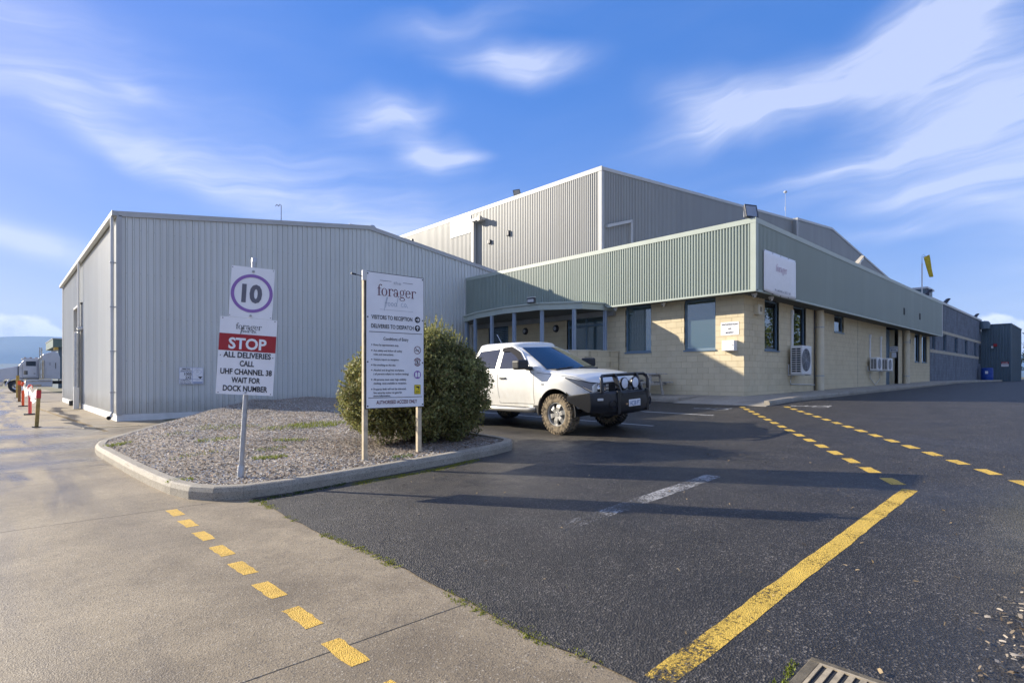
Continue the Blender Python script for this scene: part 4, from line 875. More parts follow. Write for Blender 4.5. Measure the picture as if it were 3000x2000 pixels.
st_ = plate('stop_plate', .655, zb, zt, .004, 'white_sign', SG)
zq = lambda f: zt - f * (zt - zb)                                     # fraction down the plate
forager_word(.0, zq(.150), .30, 'ink', st_); food_co(.0, zq(.190), .185, 'ink', st_, .09)
MB().box(-.3275, .3275, -.0025, -.0005, zq(.435), zq(.215)).build('red_panel', MT['red'], st_)
text('STOP', .0, zq(.405), .130, 'white_sign', st_, -.004, .435, .03)
for i, (s, w) in enumerate([('ALL DELIVERIES', .545), ('CALL', .165), ('UHF CHANNEL 38', .590), ('WAIT FOR', .330), ('DOCK NUMBER', .510)]): text(s, .005, zq(.520 + i * .1085), .066, 'ink', st_, -.004, w, .026)
for x in (-.30, .30):
    for f in (.02, .5, .98): screw(x, zq(f), st_, .006)
zb2, zt2 = zt + .004, zt + .645
s10 = plate('speed_plate', .50, zb2, zt2, .004, 'white_sign', SG, .012)
p = Pen(); p.ring(0, 0, .242, .242, .038, .038, n=48); p.put(.012, (zb2 + zt2) / 2 - .01, 1, 'speed_ring', 'purple', s10)
text('10', .012, (zb2 + zt2) / 2 - .115, .205, 'inkgrey', s10, -.004, .235, .045)
for z in (zb2 + .03, zt2 - .05): MB().lathe([(0, -.016), (.012, -.014), (.012, 0), (.018, 0), (.018, .003)], 12, 'y', (.012, 0, z)).build('bolt', MT['galv'], s10)
MB().lathe([(0, -.016), (.012, -.014), (.012, 0)], 12, 'y', (.01, 0, zb + .03)).build('bolt', MT['galv'], st_)
for x in (-.225, .245): screw(x, zb2 + .02, s10, .005); screw(x, zt2 - .02, s10, .005)

# ---------------------------------------------------------------- entry conditions board on two timber posts
FB = thing('entry_board', 'tall white notice board on two timber posts in front of the round bush', 'sign board', (4.335, 7.165, 0), math.atan2(-.05, .93))
W = .935; zb, zt = .955, 2.905
plate('board_backing', W + .02, zb - .01, zt + .01, .018, 'ink', FB).location.y = .006
bd = plate('board', W, zb, zt, .006, 'white_sign', FB)
for x, zg in ((-W / 2 + .002, bedz(3.87, 7.19)), (W / 2 - .05, bedz(4.78, 7.14))): mbox(x - .033, x + .033, .026, .090, zg - .25, zt - .02).build('post', MT['timber'], FB, bevel=.004)
mbox(-W / 2 - .062, -W / 2 + .002, -.012, .026, zt - .13, zt + .012).build('post_bracket', MT['bracket'], FB, bevel=.004)
MB().tube([(-W / 2 - .05, .03, zt - .07), (-W / 2 - .17, .02, zt - .055)], .006, 6).tube([(-W / 2 - .15, .02, zt - .057), (-W / 2 - .22, .015, zt - .05)], .013, 6).build('wire_spike', MT['darkmetal'], FB)
zq = lambda f: zt - f * (zt - zb)
X_ = lambda f: -W / 2 + f * W
text('the', X_(.52), zq(.072), .045, 'palegrey', bd, -.004, .125)
p = Pen(); p.stroke([(X_(.22), zq(.053)), (X_(.42), zq(.053))], .006); p.stroke([(X_(.62), zq(.053)), (X_(.80), zq(.053))], .006); p.put(0, 0, 1, 'rule', 'inkgrey', bd)
forager_word(X_(.515), zq(.165), .64, 'maroon', bd); food_co(X_(.50), zq(.238), .38, 'paleblue', bd, .055, -.002)
p = Pen(); p.stroke([(X_(.22), zq(.268)), (X_(.80), zq(.268))], .004); p.put(0, 0, 1, 'rule', 'palegrey', bd)
text('VISITORS TO RECEPTION', X_(.435), zq(.342), .056, 'ink', bd, -.004, .665, .016); text('DELIVERIES TO DESPATCH', X_(.445), zq(.408), .056, 'ink', bd, -.004, .69, .016)
for f, an in ((.327, 0), (.393, 90)):
    d_ = Pen().disc(0, 0, .047, 24).put(X_(.885), zq(f), 1, 'arrow_disc', 'ink', bd); c, s = math.cos(R(an)), math.sin(R(an)); rt = lambda x, y: (x * c - y * s, x * s + y * c)
    Pen().stroke([rt(-.03, 0), rt(.03, 0)], .011).stroke([rt(0, .026), rt(.03, 0), rt(0, -.026)], .011).put(X_(.885), zq(f), 1, 'arrow', 'white_sign', d_, -.003)
p = Pen(); p.stroke([(X_(.04), zq(.437)), (X_(.97), zq(.437))], .008); p.stroke([(X_(.03), zq(.925)), (X_(.97), zq(.925))], .007); p.put(0, 0, 1, 'rule', 'ink', bd)
text('Conditions of Entry', X_(.50), zq(.497), .045, 'ink', bd, -.004, .41, .010)
lines = [('Entry by appointment only.', .405, 1, .540), ('Act safely and follow all safety', .46, 1, .582), ('rules and instructions.', .32, 0, .610), ('Visitors report to reception.', .41, 1, .648), ('No smoking on this site.', .355, 1, .689), ('Alcohol and drug free workplace', .49, 1, .727), ('( all persons subject to random testing).', .575, 0, .755),
         ('All persons must wear high visibility', .53, 1, .797), ('clothing, vests available at reception.', .535, 0, .825), ('Property theft will not be tolerated.', .53, 1, .868), ('See security notice on gate for', .46, 0, .895), ('more information.', .27, 0, .918)]
p = Pen()
for s, w, dot, f in lines:
    text(s, X_(.115), zq(f), .028, 'ink', bd, -.004, w, .012, 'l')
    if dot: p.disc(X_(.085), zq(f) + .014, .009, 10)
p.put(0, 0, 1, 'bullet', 'ink', bd)
text('AUTHORISED ACCESS ONLY', X_(.52), zq(.972), .050, 'maroon', bd, -.004, .67, .016)
Pen().ring(0, 0, .060, .060, .008, .008, n=28).stroke([(-.042, .042), (.042, -.042)], .008).put(X_(.885), zq(.563), 1, 'no_smoking_ring', 'maroon', bd)
Pen().stroke([(-.04, -.005), (.03, -.005)], .012).stroke([(.025, .02), (.04, .03), (.03, .045)], .005).put(X_(.885), zq(.563), 1, 'no_smoking_mark', 'ink', bd, .0012)
Pen().ring(0, 0, .042, .042, .007, .007, n=24).stroke([(-.03, .03), (.03, -.03)], .006).arc(0, 0, .056, .056, 20, 160, .012).arc(0, 0, .056, .056, 210, 330, .012).put(X_(.885), zq(.655), 1, 'drug_free_ring', 'maroon', bd)
Pen().stroke([(0, .025), (0, -.02)], .012).stroke([(-.015, .0), (.0, .012), (.015, 0)], .006).stroke([(-.012, -.03), (0, -.015), (.012, -.03)], .006).put(X_(.885), zq(.655), 1, 'drug_free_mark', 'ink', bd, .0012)
v_ = Pen().disc(0, 0, .062, 28).put(X_(.885), zq(.753), 1, 'vest_disc', 'purple', bd)
Pen().poly([(-.042, -.036), (-.006, -.036), (-.006, .018), (-.016, .04), (-.03, .04), (-.042, .02)]).poly([(.042, -.036), (.006, -.036), (.006, .018), (.016, .04), (.03, .04), (.042, .02)]).put(X_(.885), zq(.753), 1, 'vest', 'white_sign', v_, -.003)
yc_ = Pen().poly([(-.055, -.072), (.055, -.072), (.055, .072), (-.055, .072)]).put(X_(.885), zq(.868), 1, 'camera_notice', 'signyellow', bd)
Pen().stroke([(-.048, -.066), (.048, -.066), (.048, .066), (-.048, .066)], .005, True).poly([(-.03, .05), (.032, .045), (.032, .022), (-.02, .03)]).poly([(.005, .02), (.03, .018), (.022, -.005)]).stroke([(-.03, -.022), (.03, -.022)], .005).stroke([(-.03, -.038), (.03, -.038)], .004).stroke([(-.03, -.05), (.03, -.05)], .004).put(X_(.885), zq(.868), 1, 'camera_mark', 'ink', yc_, -.003)
for f in (.012, .33, .66, .985):
    for x in (.02, .98): screw(X_(x), zq(f), bd, .011)

# ---------------------------------------------------------------- signs on walls
def wall_sign(name, label, cat, axis, c, a, z, w, h, t=.004, mat='white_sign'):
    root = thing(name, label, cat, (c, a, z) if axis == 'X' else (a, c, z), R(-90) if axis == 'X' else 0.0)
    return root, mbox(-w / 2, w / 2, 0, t, -h / 2, h / 2).build('plate', MT[mat], root)
r_, pl_ = wall_sign('evacuation_sign', 'white evacuation plans and manifest sign on the sunlit cream wall', 'sign', 'X', AX - .006, 8.31, 2.97, .60, .42)
text('EVACUATION PLANS', 0, .105, .055, 'ink', pl_, -.004, .53, .02); text('AND', 0, -.03, .05, 'ink', pl_, -.004, .11, .02); text('MANIFEST', 0, -.155, .05, 'ink', pl_, -.004, .27, .02)
r_, pl_ = wall_sign('hazchem_sign', 'small white hazardous chemical sign on the grey shed wall', 'sign', 'Y', 21.3 - .052, 4.88, 1.445, .74, .57)
Pen().stroke([(-.36, .275), (.36, .275), (.36, -.275), (-.36, -.275)], .012, True).stroke([(.03, .275), (.03, -.275)], .01).stroke([(-.36, .125), (.03, .125)], .008).stroke([(-.36, -.12), (.36, -.12)], .01).stroke([(.185, .265), (.32, .13)], .006).stroke([(.185, .265), (.05, .13), (.185, -.005), (.32, .13)], .006).put(0, 0, 1, 'rule', 'signblue', pl_)
text('AMMONIA', -.16, .205, .05, 'ink', pl_, -.004, .26, .02); text('ANHYDROUS', -.16, .14, .05, 'ink', pl_, -.004, .33, .012); text('1005', -.10, .015, .09, 'ink', pl_, -.004, .22, .02); text('2XE', -.09, -.105, .09, 'ink', pl_, -.004, .18, .02)
text('IN EMERGENCY', -.17, -.16, .03, 'ink', pl_, -.004, .3, .003); text('DIAL 000 POLICE or', -.165, -.21, .034, 'ink', pl_, -.004, .33, .006); text('FIRE BRIGADE', -.165, -.258, .034, 'ink', pl_, -.004, .33, .006)
text('TOXIC', .185, .17, .03, 'inkgrey', pl_, -.004, .1); text('GAS', .185, .10, .03, 'inkgrey', pl_, -.004, .08); Pen().poly([(.20, -.03), (.345, -.03), (.27, -.11)]).put(0, 0, 1, 'corrosive_mark', 'ink', pl_); text('CALL', .195, -.175, .03, 'palegrey', pl_, -.004, .12); Pen().stroke([(.05, -.215), (.34, -.215)], .022).stroke([(.05, -.25), (.34, -.25)], .018).put(0, 0, 1, 'blue_bar', 'signblue', pl_)
r_, pl_ = wall_sign('meter_box', 'white meter box below the evacuation sign on the cream wall', 'meter box', 'X', AX - .20, 8.27, 2.41, .42, .335, .196, 'white')
mbox(-.20, .20, -.012, -.001, -.155, .155).build('door', MT['white'], r_, bevel=.004); mbox(.15, .17, -.017, -.0125, -.01, .015).build('lock', MT['black'], r_)
r_, pl_ = wall_sign('reception_sign', 'white reception sign in the recess of the side entrance', 'sign', 'X', 36.53, 8.05, 2.95, .38, .30)
text('RECEPTION', 0, .03, .06, 'ink', pl_, -.004, .34, .008); Pen().stroke([(-.12, -.06), (.12, -.06)], .03).poly([(-.16, -.06), (-.1, -.02), (-.1, -.1)]).put(0, 0, 1, 'arrow', 'ink', pl_)
wall_sign('paper_notice', 'paper notice below the reception sign', 'notice', 'X', 36.53, 8.04, 2.62, .22, .28)
r_, pl_ = wall_sign('danger_sign', 'small red and white warning sign on the dark teal metal box', 'sign', 'X', 66.2 - .035, 6.18, 2.55, .5, .42)
mbox(-.25, .25, -.003, -.0005, .02, .21).build('red_panel', MT['red'], pl_); text('DANGER', 0, .07, .09, 'white_sign', pl_, -.005, .4, .01); text('AUTHORISED PERSONNEL ONLY', 0, -.11, .05, 'ink', pl_, -.004, .44, .003)
# banner tied to the parapet: a sagging sheet
BN = thing('company_banner', 'white vinyl banner with a faded pink company name on the green parapet', 'banner', (18.52, FY - .05, 4.0))
def ban(u, v):
    x = -1.28 + u * 2.57; z = .06 - .05 * math.sin(math.pi * u) * (1 - v) + v * 1.26 + (-.04 * (1 - v) * u); y = -.025 * math.sin(u * 9) * (1 - v) * .4 - .02 - .02 * math.sin(math.pi * u) * math.sin(math.pi * v)
    return (x, y, z)
sh_ = MB().sheet(ban, 24, 12); b_ = sh_.build('banner_sheet', MT['white_sign'], BN, smooth=60, fix=False); so_ = b_.modifiers.new('thick', 'SOLIDIFY'); so_.thickness = .003
MT['fadepink'] = plain('faded pink ink', (.42, .22, .34), .5)
forager_word(.02, .76, .88, 'fadepink', b_, -.045); text('Ph: 640 004 or 363 21 60', .12, .11, .075, 'inkgrey', b_, -.05, 1.25, .004)
for k in range(5):
    for z in (.03, 1.30): MB().lathe([(0, -.006), (.014, -.004), (.014, .03)], 8, 'y', (-1.25 + k * .625, -.03, z - (.03 * math.sin(math.pi * k / 4) if z < 1 else .01))).build('eyelet', MT['darkmetal'], b_)
# ================================================================== PLANTS
def leaf_cloud(P, D, size, cols, name, parent, asp=.5, mat='leaf'):
    n = len(P); a = rng.normal(size=(n, 3)) * .8 + D; a /= np.linalg.norm(a, axis=1)[:, None]; b = np.cross(a, rng.normal(size=(n, 3))); b /= np.linalg.norm(b, axis=1)[:, None]; c = np.cross(a, b)
    s = size * rng.uniform(.6, 1.3, n)[:, None]; V = np.stack([P - b * s, P + c * s * asp, P + b * s, P - c * s * asp], 1)
    Fc = np.arange(n * 4).reshape(-1, 4); return fast_mesh(name, V.reshape(-1, 3), Fc, MT[mat], parent, np.repeat(cols, 4, 0))
def lump(d, seeds, amp):                                             # bumpy radius for direction d
    r = np.ones(len(d))
    for s, k in seeds: r += amp * np.exp(-((d - s) ** 2).sum(1) / k)
    return r
bz = bedz(BUSH.x, BUSH.y)
BU = thing('round_bush', 'large rounded dark green bush behind the white notice board', 'bush', (BUSH.x, BUSH.y + .02, bz - .05), R(-43))
def bush():
    def shell(n, q):
        d = rng.normal(size=(n, 3)); d /= np.linalg.norm(d, axis=1)[:, None]; d[:, 2] = np.where(d[:, 2] < -.85, -d[:, 2], d[:, 2])
        e = np.sign(d) * np.abs(d) ** .84; P = e * q[:, None] * np.array([1.30, 1.0, .98]) + np.array([0, 0, .96])
        P[:, :2] *= (1 - .30 * np.clip((P[:, 2] - .75) / 1.25, 0, 1.1) ** 1.5)[:, None]; P[:, 0] += .14 * np.clip(P[:, 2] - .9, 0, 2); return P, d
    C0, cd_ = shell(520, rng.uniform(.80, 1.0, 520)); CR = rng.uniform(.09, .20, 520); n1 = 62000; k = rng.integers(0, 520, n1); u = rng.normal(size=(n1, 3)); u /= np.linalg.norm(u, axis=1)[:, None]
    P1 = C0[k] + u * (CR[k] * rng.uniform(.2, 1, n1) ** .6)[:, None]; P2, d2 = shell(36000, .30 + .62 * rng.uniform(0, 1, 36000) ** .5)
    P = np.vstack([P1, P2]); d = np.vstack([u * .6 + cd_[k] * .5, d2]); tone = np.concatenate([rng.uniform(.65, 1.3, 520)[k], np.full(36000, .8)]); ok = P[:, 2] > .04; P = P[ok]; d = d[ok]; tone = tone[ok]
    # new shoots standing up from the top
    sp_, sd = [], []
    for _ in range(220):
        x, y = rng.uniform(-.85, .95), rng.uniform(-.6, .5); z0 = .93 + 1.0 * math.sqrt(max(0.03, 1 - (x / 1.1) ** 2 - (y / .9) ** 2)); L = rng.uniform(.08, .30) * (1.5 if .1 < x < .75 else .8); lean = rng.normal(0, .3, 2)
        for k in range(16): t = k / 16; sp_.append((x + lean[0] * L * t, y + lean[1] * L * t, z0 + L * t)); sd.append((rng.normal(), rng.normal(), .4))
    for _ in range(420):
        a = rng.uniform(0, 6.28); zz = rng.uniform(.2, 1.6); rr = math.sqrt(max(.05, 1 - ((zz - .98) / 1.06) ** 2)) ** .84 * (1 - .30 * min(1.1, max(0, (zz - .75) / 1.25)) ** 1.5)
        x, y = 1.22 * rr * math.cos(a), 1.0 * rr * math.sin(a)
        for k in range(9): t = k / 9 * .16; sp_.append((x + math.cos(a) * t, y + math.sin(a) * t, zz + t * .5)); sd.append((rng.normal(), rng.normal(), .4))
    P = np.vstack([P, sp_]); m = len(P); D = np.vstack([d, sd])
    t = rng.uniform(0, 1, m)[:, None]; cols = (1 - t) * np.array([.10, .115, .04]) + t * np.array([.34, .34, .12]); cols = np.where(rng.uniform(0, 1, (m, 1)) < .14, np.array([[.26, .20, .08]]) * rng.uniform(.5, 1.2, (m, 1)), cols); k = len(sp_); cols[-k:] = cols[-k:] * .4 + np.array([.30, .30, .11]) * .6
    cols[:len(tone)] *= tone[:, None]
    leaf_cloud(P, D * .9, .027, cols, 'foliage', BU, .5)
    mb = MB()
    for _ in range(26):
        a = rng.uniform(0, 6.28); L = rng.uniform(.6, 1.5); mb.tube([(.10 * math.cos(a), .10 * math.sin(a), -.05), (.35 * math.cos(a) * L, .3 * math.sin(a) * L, .5), (.85 * math.cos(a) * L * .8, .65 * math.sin(a) * L * .8, 1.0 + .4 * rng.uniform())], [.03, .018, .006], 5)
    mb.build('stem', surf('bush bark', (.10, .075, .055), .9, .2, 20), BU)
bush()
bark = surf('tree bark', (.13, .10, .075), .9, .3, 6)
def tree(name, label, loc, h, rad, group, n=5200, leaf=.17, tone=(.045, .075, .02), tone2=(.15, .18, .05), seed=1):
    T = thing(name, label, 'tree', loc, group=group); g = np.random.default_rng(seed); mb = MB(); clumps = []
    top = h * .92; mb.tube([(0, 0, -.1), (.1, .05, h * .3), (.0, -.1, h * .6), (.05, 0, top)], [h * .028, h * .02, h * .012, .03], 8)
    for i in range(30):
        z = h * (.16 + .78 * (i / 30)); a = g.uniform(0, 6.28); L = rad * (1 - (z / h - .25) ** 2 * .9) * g.uniform(.55, 1.1); e = np.array([math.cos(a) * L, math.sin(a) * L, z + L * .25])
        mb.tube([(0, 0, z - .2), (e[0] * .5, e[1] * .5, z + L * .05), tuple(e)], [h * .009, h * .006, .02], 5); clumps += [(e, rad * g.uniform(.22, .4)), (e * np.array([.6, .6, 1]), rad * g.uniform(.2, .35))]
    clumps.append((np.array([0, 0, h * .95]), rad * .25))
    mb.build('trunk', bark, T); k = g.integers(0, len(clumps), n); C0 = np.array([c for c, _ in clumps])[k]; R0 = np.array([r for _, r in clumps])[k]; d = g.normal(size=(n, 3)); d /= np.linalg.norm(d, axis=1)[:, None]
    P = C0 + d * (R0 * g.uniform(.3, 1, n) ** .5)[:, None] * np.array([1, 1, .75]); t = g.uniform(0, 1, n)[:, None]; ct = g.uniform(.75, 1.25, len(clumps))[k][:, None]
    leaf_cloud(P, d * .6, leaf, ((1 - t) * np.array(tone) + t * np.array(tone2)) * ct, 'crown', T, .55); return T
TG = 'trees along the far side of the road'
t0 = tree('roadside_tree', 'bushy evergreen tree reflected in the office side windows', (36, -16, .85), 10.5, 3.6, TG, seed=3)
for i, (x, y, s, r) in enumerate([(42, -17, 1.1, 1), (48.5, -15.5, .95, 2), (56, -17, 1.15, 3), (64, -15, 1.0, 4), (72, -16.5, 1.1, 5), (30, -18, 1.05, 6), (24, -17, .9, 1.4), (80, -15, 1.0, 2.2)]):
    c = copy_tree(t0); c.location = (x, y, .9); c.scale = (s, s, s * (1 + .05 * (i % 3))); c.rotation_euler = (0, 0, r)
tree('end_tree', 'pale leafy tree just showing past the dark teal metal box', (88, 3.6, 1.0), 7.0, 2.6, None, 3600, .16, (.09, .10, .03), (.22, .20, .07), 9)
for i, (x, y, h) in enumerate([(98, 5.2, 6.0), (104, 2.5, 7.2)]): tree('scrub_tree', ['loose olive tree at the far end of the road', 'taller olive tree at the road end by the frame edge'][i], (x, y, 1.0), h, 2.4, None, 2600, .18, (.06, .08, .03), (.18, .18, .07), 20 + i)

# ================================================================== UTE
def car():
    RT = thing('parked_ute', 'dusty white dual cab ute with a black bull bar parked beside the bush', 'ute', (8.86, 7.25, hz(8.86) + .006))
    nx = Vector((-.042, 0, 1)).normalized(); fw = Vector((0, -1, 0)); lf = nx.cross(fw); RT.matrix_world = Matrix.Translation(RT.location) @ Matrix((fw, lf, nx)).transposed().to_4x4()
    t = NT('white car paint'); p = t.pos(); k = t.ramp(t.noise(3, 5, p), .35, .75); sz = t.n('ShaderNodeSeparateXYZ'); t.l(p, sz.inputs[0]); lowd = t.math('MULTIPLY', t.ramp(sz.outputs[2], 1.35, .75), .45)
    t.color(t.mix(t.math('MAXIMUM', t.math('MULTIPLY', k, .10), t.math('MULTIPLY', lowd, t.ramp(t.noise(9, 5, p), .2, .7)), clamp=True), (.76, .755, .71), (.50, .44, .33))); t.set(roughness=.30, coat_weight=.6, coat_roughness=.08, specular=.5); paint = t.m
    glass = NT('car glass'); glass.color((.010, .014, .02)); glass.set(roughness=.03, specular=.9, ior=1.7); glass = glass.m
    bar = surf('black powder coat', (.012, .013, .016), .32, .2, 20, spec=.5); trim = plain('black trim', (.018, .018, .02), .55); chrome = plain('chrome', (.62, .63, .64), .18, 1.0); alloy = surf('alloy wheel', (.52, .51, .48), .35, .1, 20, metal=.6)
    lens = NT('headlamp lens'); lens.color((.23, .26, .30)); lens.set(roughness=.06, metallic=.25); lens = lens.m
    tt = NT('dusty tyre'); pp_ = tt.pos(); tt.color(tt.mix(tt.ramp(tt.noise(14, 5, pp_), .32, .62), (.06, .05, .04), (.30, .24, .16))); tt.set(roughness=.9, specular=.2); dusty = tt.m; rubber = plain('tyre rubber', (.02, .019, .018), .8)
    step = surf('alloy side step', (.45, .44, .40), .35, .1, metal=.5)
    R1, ZC1 = .475, .42; XR = -3.22
    def zbot(x):
        z = .50 + .03 * max(0, x)
        for xc in (0, XR):
            if abs(x - xc) < R1: z = max(z, ZC1 + math.sqrt(R1 * R1 - (x - xc) ** 2))
        return z
    def ztop(x):
        pts = [(-4.45, 1.22), (-2.78, 1.27), (-2.0, 1.27), (-.55, 1.27), (-.3, 1.235), (.1, 1.20), (.45, 1.15), (.68, 1.07), (.78, .98)]
        for (a, za), (b, zb_) in zip(pts[:-1], pts[1:]):
            if a <= x <= b: return za + (zb_ - za) * (x - a) / (b - a)
        return pts[-1][1] if x > 0 else pts[0][1]
    def hw(x, z):
        w = .905
        if x > .1: w -= .20 * ((x - .1) / .68) ** 2
        if x < -4.2: w -= .06 * ((-4.2 - x) / .25)
        for xc in (0, XR): w += .045 * math.exp(-((x - xc) / .50) ** 2) * (1 if z < 1.05 else max(0, 1 - (z - 1.05) / .15))
        w -= .035 * max(0, (.72 - z) / .22) + .018 * max(0, min(1, (z - 1.0) / .22)); w -= .016 * math.exp(-((z - .66) / .07) ** 2) * (1 if -2.7 < x < -.62 else 0)
        return w
    xs = sorted(set([round(-4.45 + .06 * i, 3) for i in range(88)] + [round(xc + R1 * math.cos(R(a)) * .9999, 4) for xc in (0, XR) for a in range(0, 181, 9)] + [.78]))
    xs = [x for x in xs if x <= .78]; T_ = [0, .12, .26, .42, .58, .74, .87, .95]; mb = MB(); rows = []
    for x in xs:
        zb_, zt_ = zbot(x), ztop(x); ring_ = []
        for k in T_: z = zb_ + (zt_ - .05 - zb_) * k; ring_.append((hw(x, z), z))
        w = hw(x, zt_ - .05); ring_ += [(w - .025, zt_ - .015), (w - .085, zt_), (w * .55, zt_ + (.022 if x > -.6 else 0)), (0, zt_ + (.030 if x > -.6 else 0))]
        rows.append([(x, -y, z) for y, z in ring_] + [(x, y, z) for y, z in ring_[-2::-1]])
    m = len(rows[0])
    for r in rows: mb.v += r
    for i in range(len(rows) - 1):
        for j in range(m - 1): a = i * m + j; mb.f.append((a, a + 1, a + m + 1, a + m))
    mb.f.append(tuple(range((len(rows) - 1) * m, len(rows) * m))); mb.f.append(tuple(range(m))[::-1])
    body = mb.build('body', paint, RT, smooth=38)
    # arches and underside
    ub = mbox(-4.3, .70, -.70, .70, .42, .60); ub.box(.5, .75, -.5, .5, .34, .6); ub.tube([(0, -.7, .40), (0, .7, .40)], .05, 8); ub.tube([(XR, -.7, .40), (XR, .7, .40)], .06, 8); ub.tube([(.35, -.55, .42), (.15, -.66, .36)], .04, 6); ub.tube([(.35, .55, .42), (.15, .66, .36)], .04, 6); ub.build('chassis', trim, RT)
    for xc in (0, XR):
        for s in (-1, 1):
            mb = MB()
            for a in range(-14, 195, 9):
                c, q = math.cos(R(a)), math.sin(R(a))
                for y, rr in ((.30, .468), (.90, .468), (.925, .478), (.925, .498)): mb.v.append((xc + rr * c, s * y, max(.36, ZC1 + rr * q)))
            nn = len(mb.v) // 4
            for i in range(nn - 1):
                for j in range(3): a = i * 4 + j; mb.f.append((a, a + 1, a + 5, a + 4))
            mb.build('wheel_arch', trim, RT, smooth=50)
    # cabin
    ZB, ZR_ = 1.24, 1.76
    xf = lambda k: -.36 - .98 * k ** 1.06; xr = lambda k: -2.80 + .20 * k; hwc = lambda k: .875 - .215 * k ** 1.15
    def ringc(k, sc=1.0, z=None):
        a, b, w = xf(k), xr(k), hwc(k); P = []; bow = .16
        if sc < 1: cx = (a + b) / 2; a = cx + (a - cx) * sc; b = cx + (b - cx) * sc; w *= sc
        z = ZB + (ZR_ - ZB) * k if z is None else z
        for u in np.linspace(-1, 1, 9): P.append((a + bow * (1 - u * u) * .9 - (.05 if abs(u) > .99 else 0), u * w * .95, z))
        for f in np.linspace(0, 1, 12)[1:-1]: P.append((a - .10 + (b - a + .16) * f, w, z))
        for u in np.linspace(1, -1, 6): P.append((b + .04 * (u * u), u * w * .95, z))
        for f in np.linspace(1, 0, 12)[1:-1]: P.append((a - .10 + (b - a + .16) * f, -w, z))
        return P
    mb = MB(); levels = [(k, 1.0, None) for k in np.linspace(0, 1, 9)] + [(1, .985, ZR_ + .035), (1, .94, ZR_ + .065), (1, .82, ZR_ + .088), (1, .55, ZR_ + .102), (1, .2, ZR_ + .108)]
    for l in levels: mb.v += ringc(*l)
    m = len(ringc(0))
    for i in range(len(levels) - 1):
        for j in range(m): mb.f.append((i * m + j, i * m + (j + 1) % m, (i + 1) * m + (j + 1) % m, (i + 1) * m + j))
    mb.f.append(tuple(range((len(levels) - 1) * m, len(levels) * m)))
    mb.build('cabin', paint, RT, smooth=42)
    kz = lambda z: (z - ZB) / (ZR_ - ZB)
    def side_pane(name, poly, mat, off, sgn=-1):
        n = len(poly); cx = sum(p_[0] for p_ in poly) / n; cz = sum(p_[1] for p_ in poly) / n; mb = MB(); L = []
        for i in range(n):
            for f in (0, .5): a, b = poly[i], poly[(i + 1) % n]; L.append((a[0] + (b[0] - a[0]) * f, a[1] + (b[1] - a[1]) * f))
        for sc in (1, .5): mb.v += [(cx + (x - cx) * sc, sgn * (hwc(kz(cz + (z - cz) * sc)) + off), cz + (z - cz) * sc) for x, z in L]
        mb.v.append((cx, sgn * (hwc(kz(cz)) + off), cz)); q = len(L)
        for i in range(q): mb.f.append((i, (i + 1) % q, q + (i + 1) % q, q + i)); mb.f.append((q + i, q + (i + 1) % q, 2 * q))
        return mb.build(name, mat, RT, smooth=60)
    wf = [(-.80, 1.30), (-1.66, 1.285), (-1.66, 1.715), (-1.42, 1.735), (-1.15, 1.62)]; wr = [(-1.80, 1.285), (-2.60, 1.30), (-2.56, 1.45), (-2.45, 1.68), (-1.80, 1.715)]
    for s in (-1, 1):
        side_pane('window_surround', [(-.70, 1.272), (-2.66, 1.272), (-2.60, 1.46), (-2.47, 1.71), (-1.75, 1.752), (-1.40, 1.762), (-1.10, 1.64)], paint, .006, s)
        side_pane('side_window', wf, glass, .012, s); side_pane('side_window', wr, glass, .012, s)
        wo, wi = [(-.96, 1.48), (-1.14, 1.645), (-1.42, 1.757), (-1.70, 1.742)], [(-1.03, 1.42), (-1.22, 1.55), (-1.45, 1.655), (-1.70, 1.655)]; mb = MB()
        mb.add([(x, s * (hwc(kz(z)) + .032), z) for p_, q_ in zip(wo, wi) for x, z in (p_, q_)], [(2 * i, 2 * i + 1, 2 * i + 3, 2 * i + 2) for i in range(3)]); mb.build('weather_shield', plain('smoked shield', (.03, .03, .034), .8, spec=.08), RT)
    mb = MB()
    def wind(u, v):
        k = .04 + .90 * v; uu = -1 + 2 * u; return (xf(k) + .16 * (1 - uu * uu * .92) * .9 + .012, uu * (hwc(k) * .95 - .075), ZB + (ZR_ - ZB) * k + .004)
    mb.sheet(wind, 14, 8); mb.build('windscreen', glass, RT, smooth=60)
    mb = MB(); mb.sheet(lambda u, v: (xr(.2 + .65 * v) - .012 + .03 * (2 * u - 1) ** 2, (2 * u - 1) * .6, ZB + (ZR_ - ZB) * (.2 + .65 * v)), 6, 3); mb.build('rear_window', glass, RT)
    mbox(-.42, -.20, -.66, .66, 1.238, 1.268).build('cowl', trim, RT)
    for y0, y1 in ((-.55, -.02), (.05, .62)): MB().tube([(-.20, y0, 1.272), (-.30, y1, 1.295)], .010, 5).build('wiper', trim, RT)
    MB().tube([(-1.95, -.52, 1.85), (-2.10, -.52, 2.06)], .006, 5).build('aerial', chrome, RT)
    # shut lines, handles, rubbing details on the two sides
    def line_on(pts, s, w=.007):
        mb = MB()
        for (xa, za), (xb, zb_) in zip(pts[:-1], pts[1:]):
            n = max(1, int(math.hypot(xb - xa, zb_ - za) / .08))
            for i in range(n):
                p_, q_ = [(xa + (xb - xa) * f, za + (zb_ - za) * f) for f in (i / n, (i + 1) / n)]; d = Vector((q_[0] - p_[0], q_[1] - p_[1])).normalized(); e = Vector((-d.y, d.x)) * w / 2
                mb.add([(a[0] + e.x * k, s * (hw(a[0], a[1]) + .003), a[1] + e.y * k) for a in (p_, q_) for k in (1, -1)], [(0, 1, 3, 2)])
        return mb
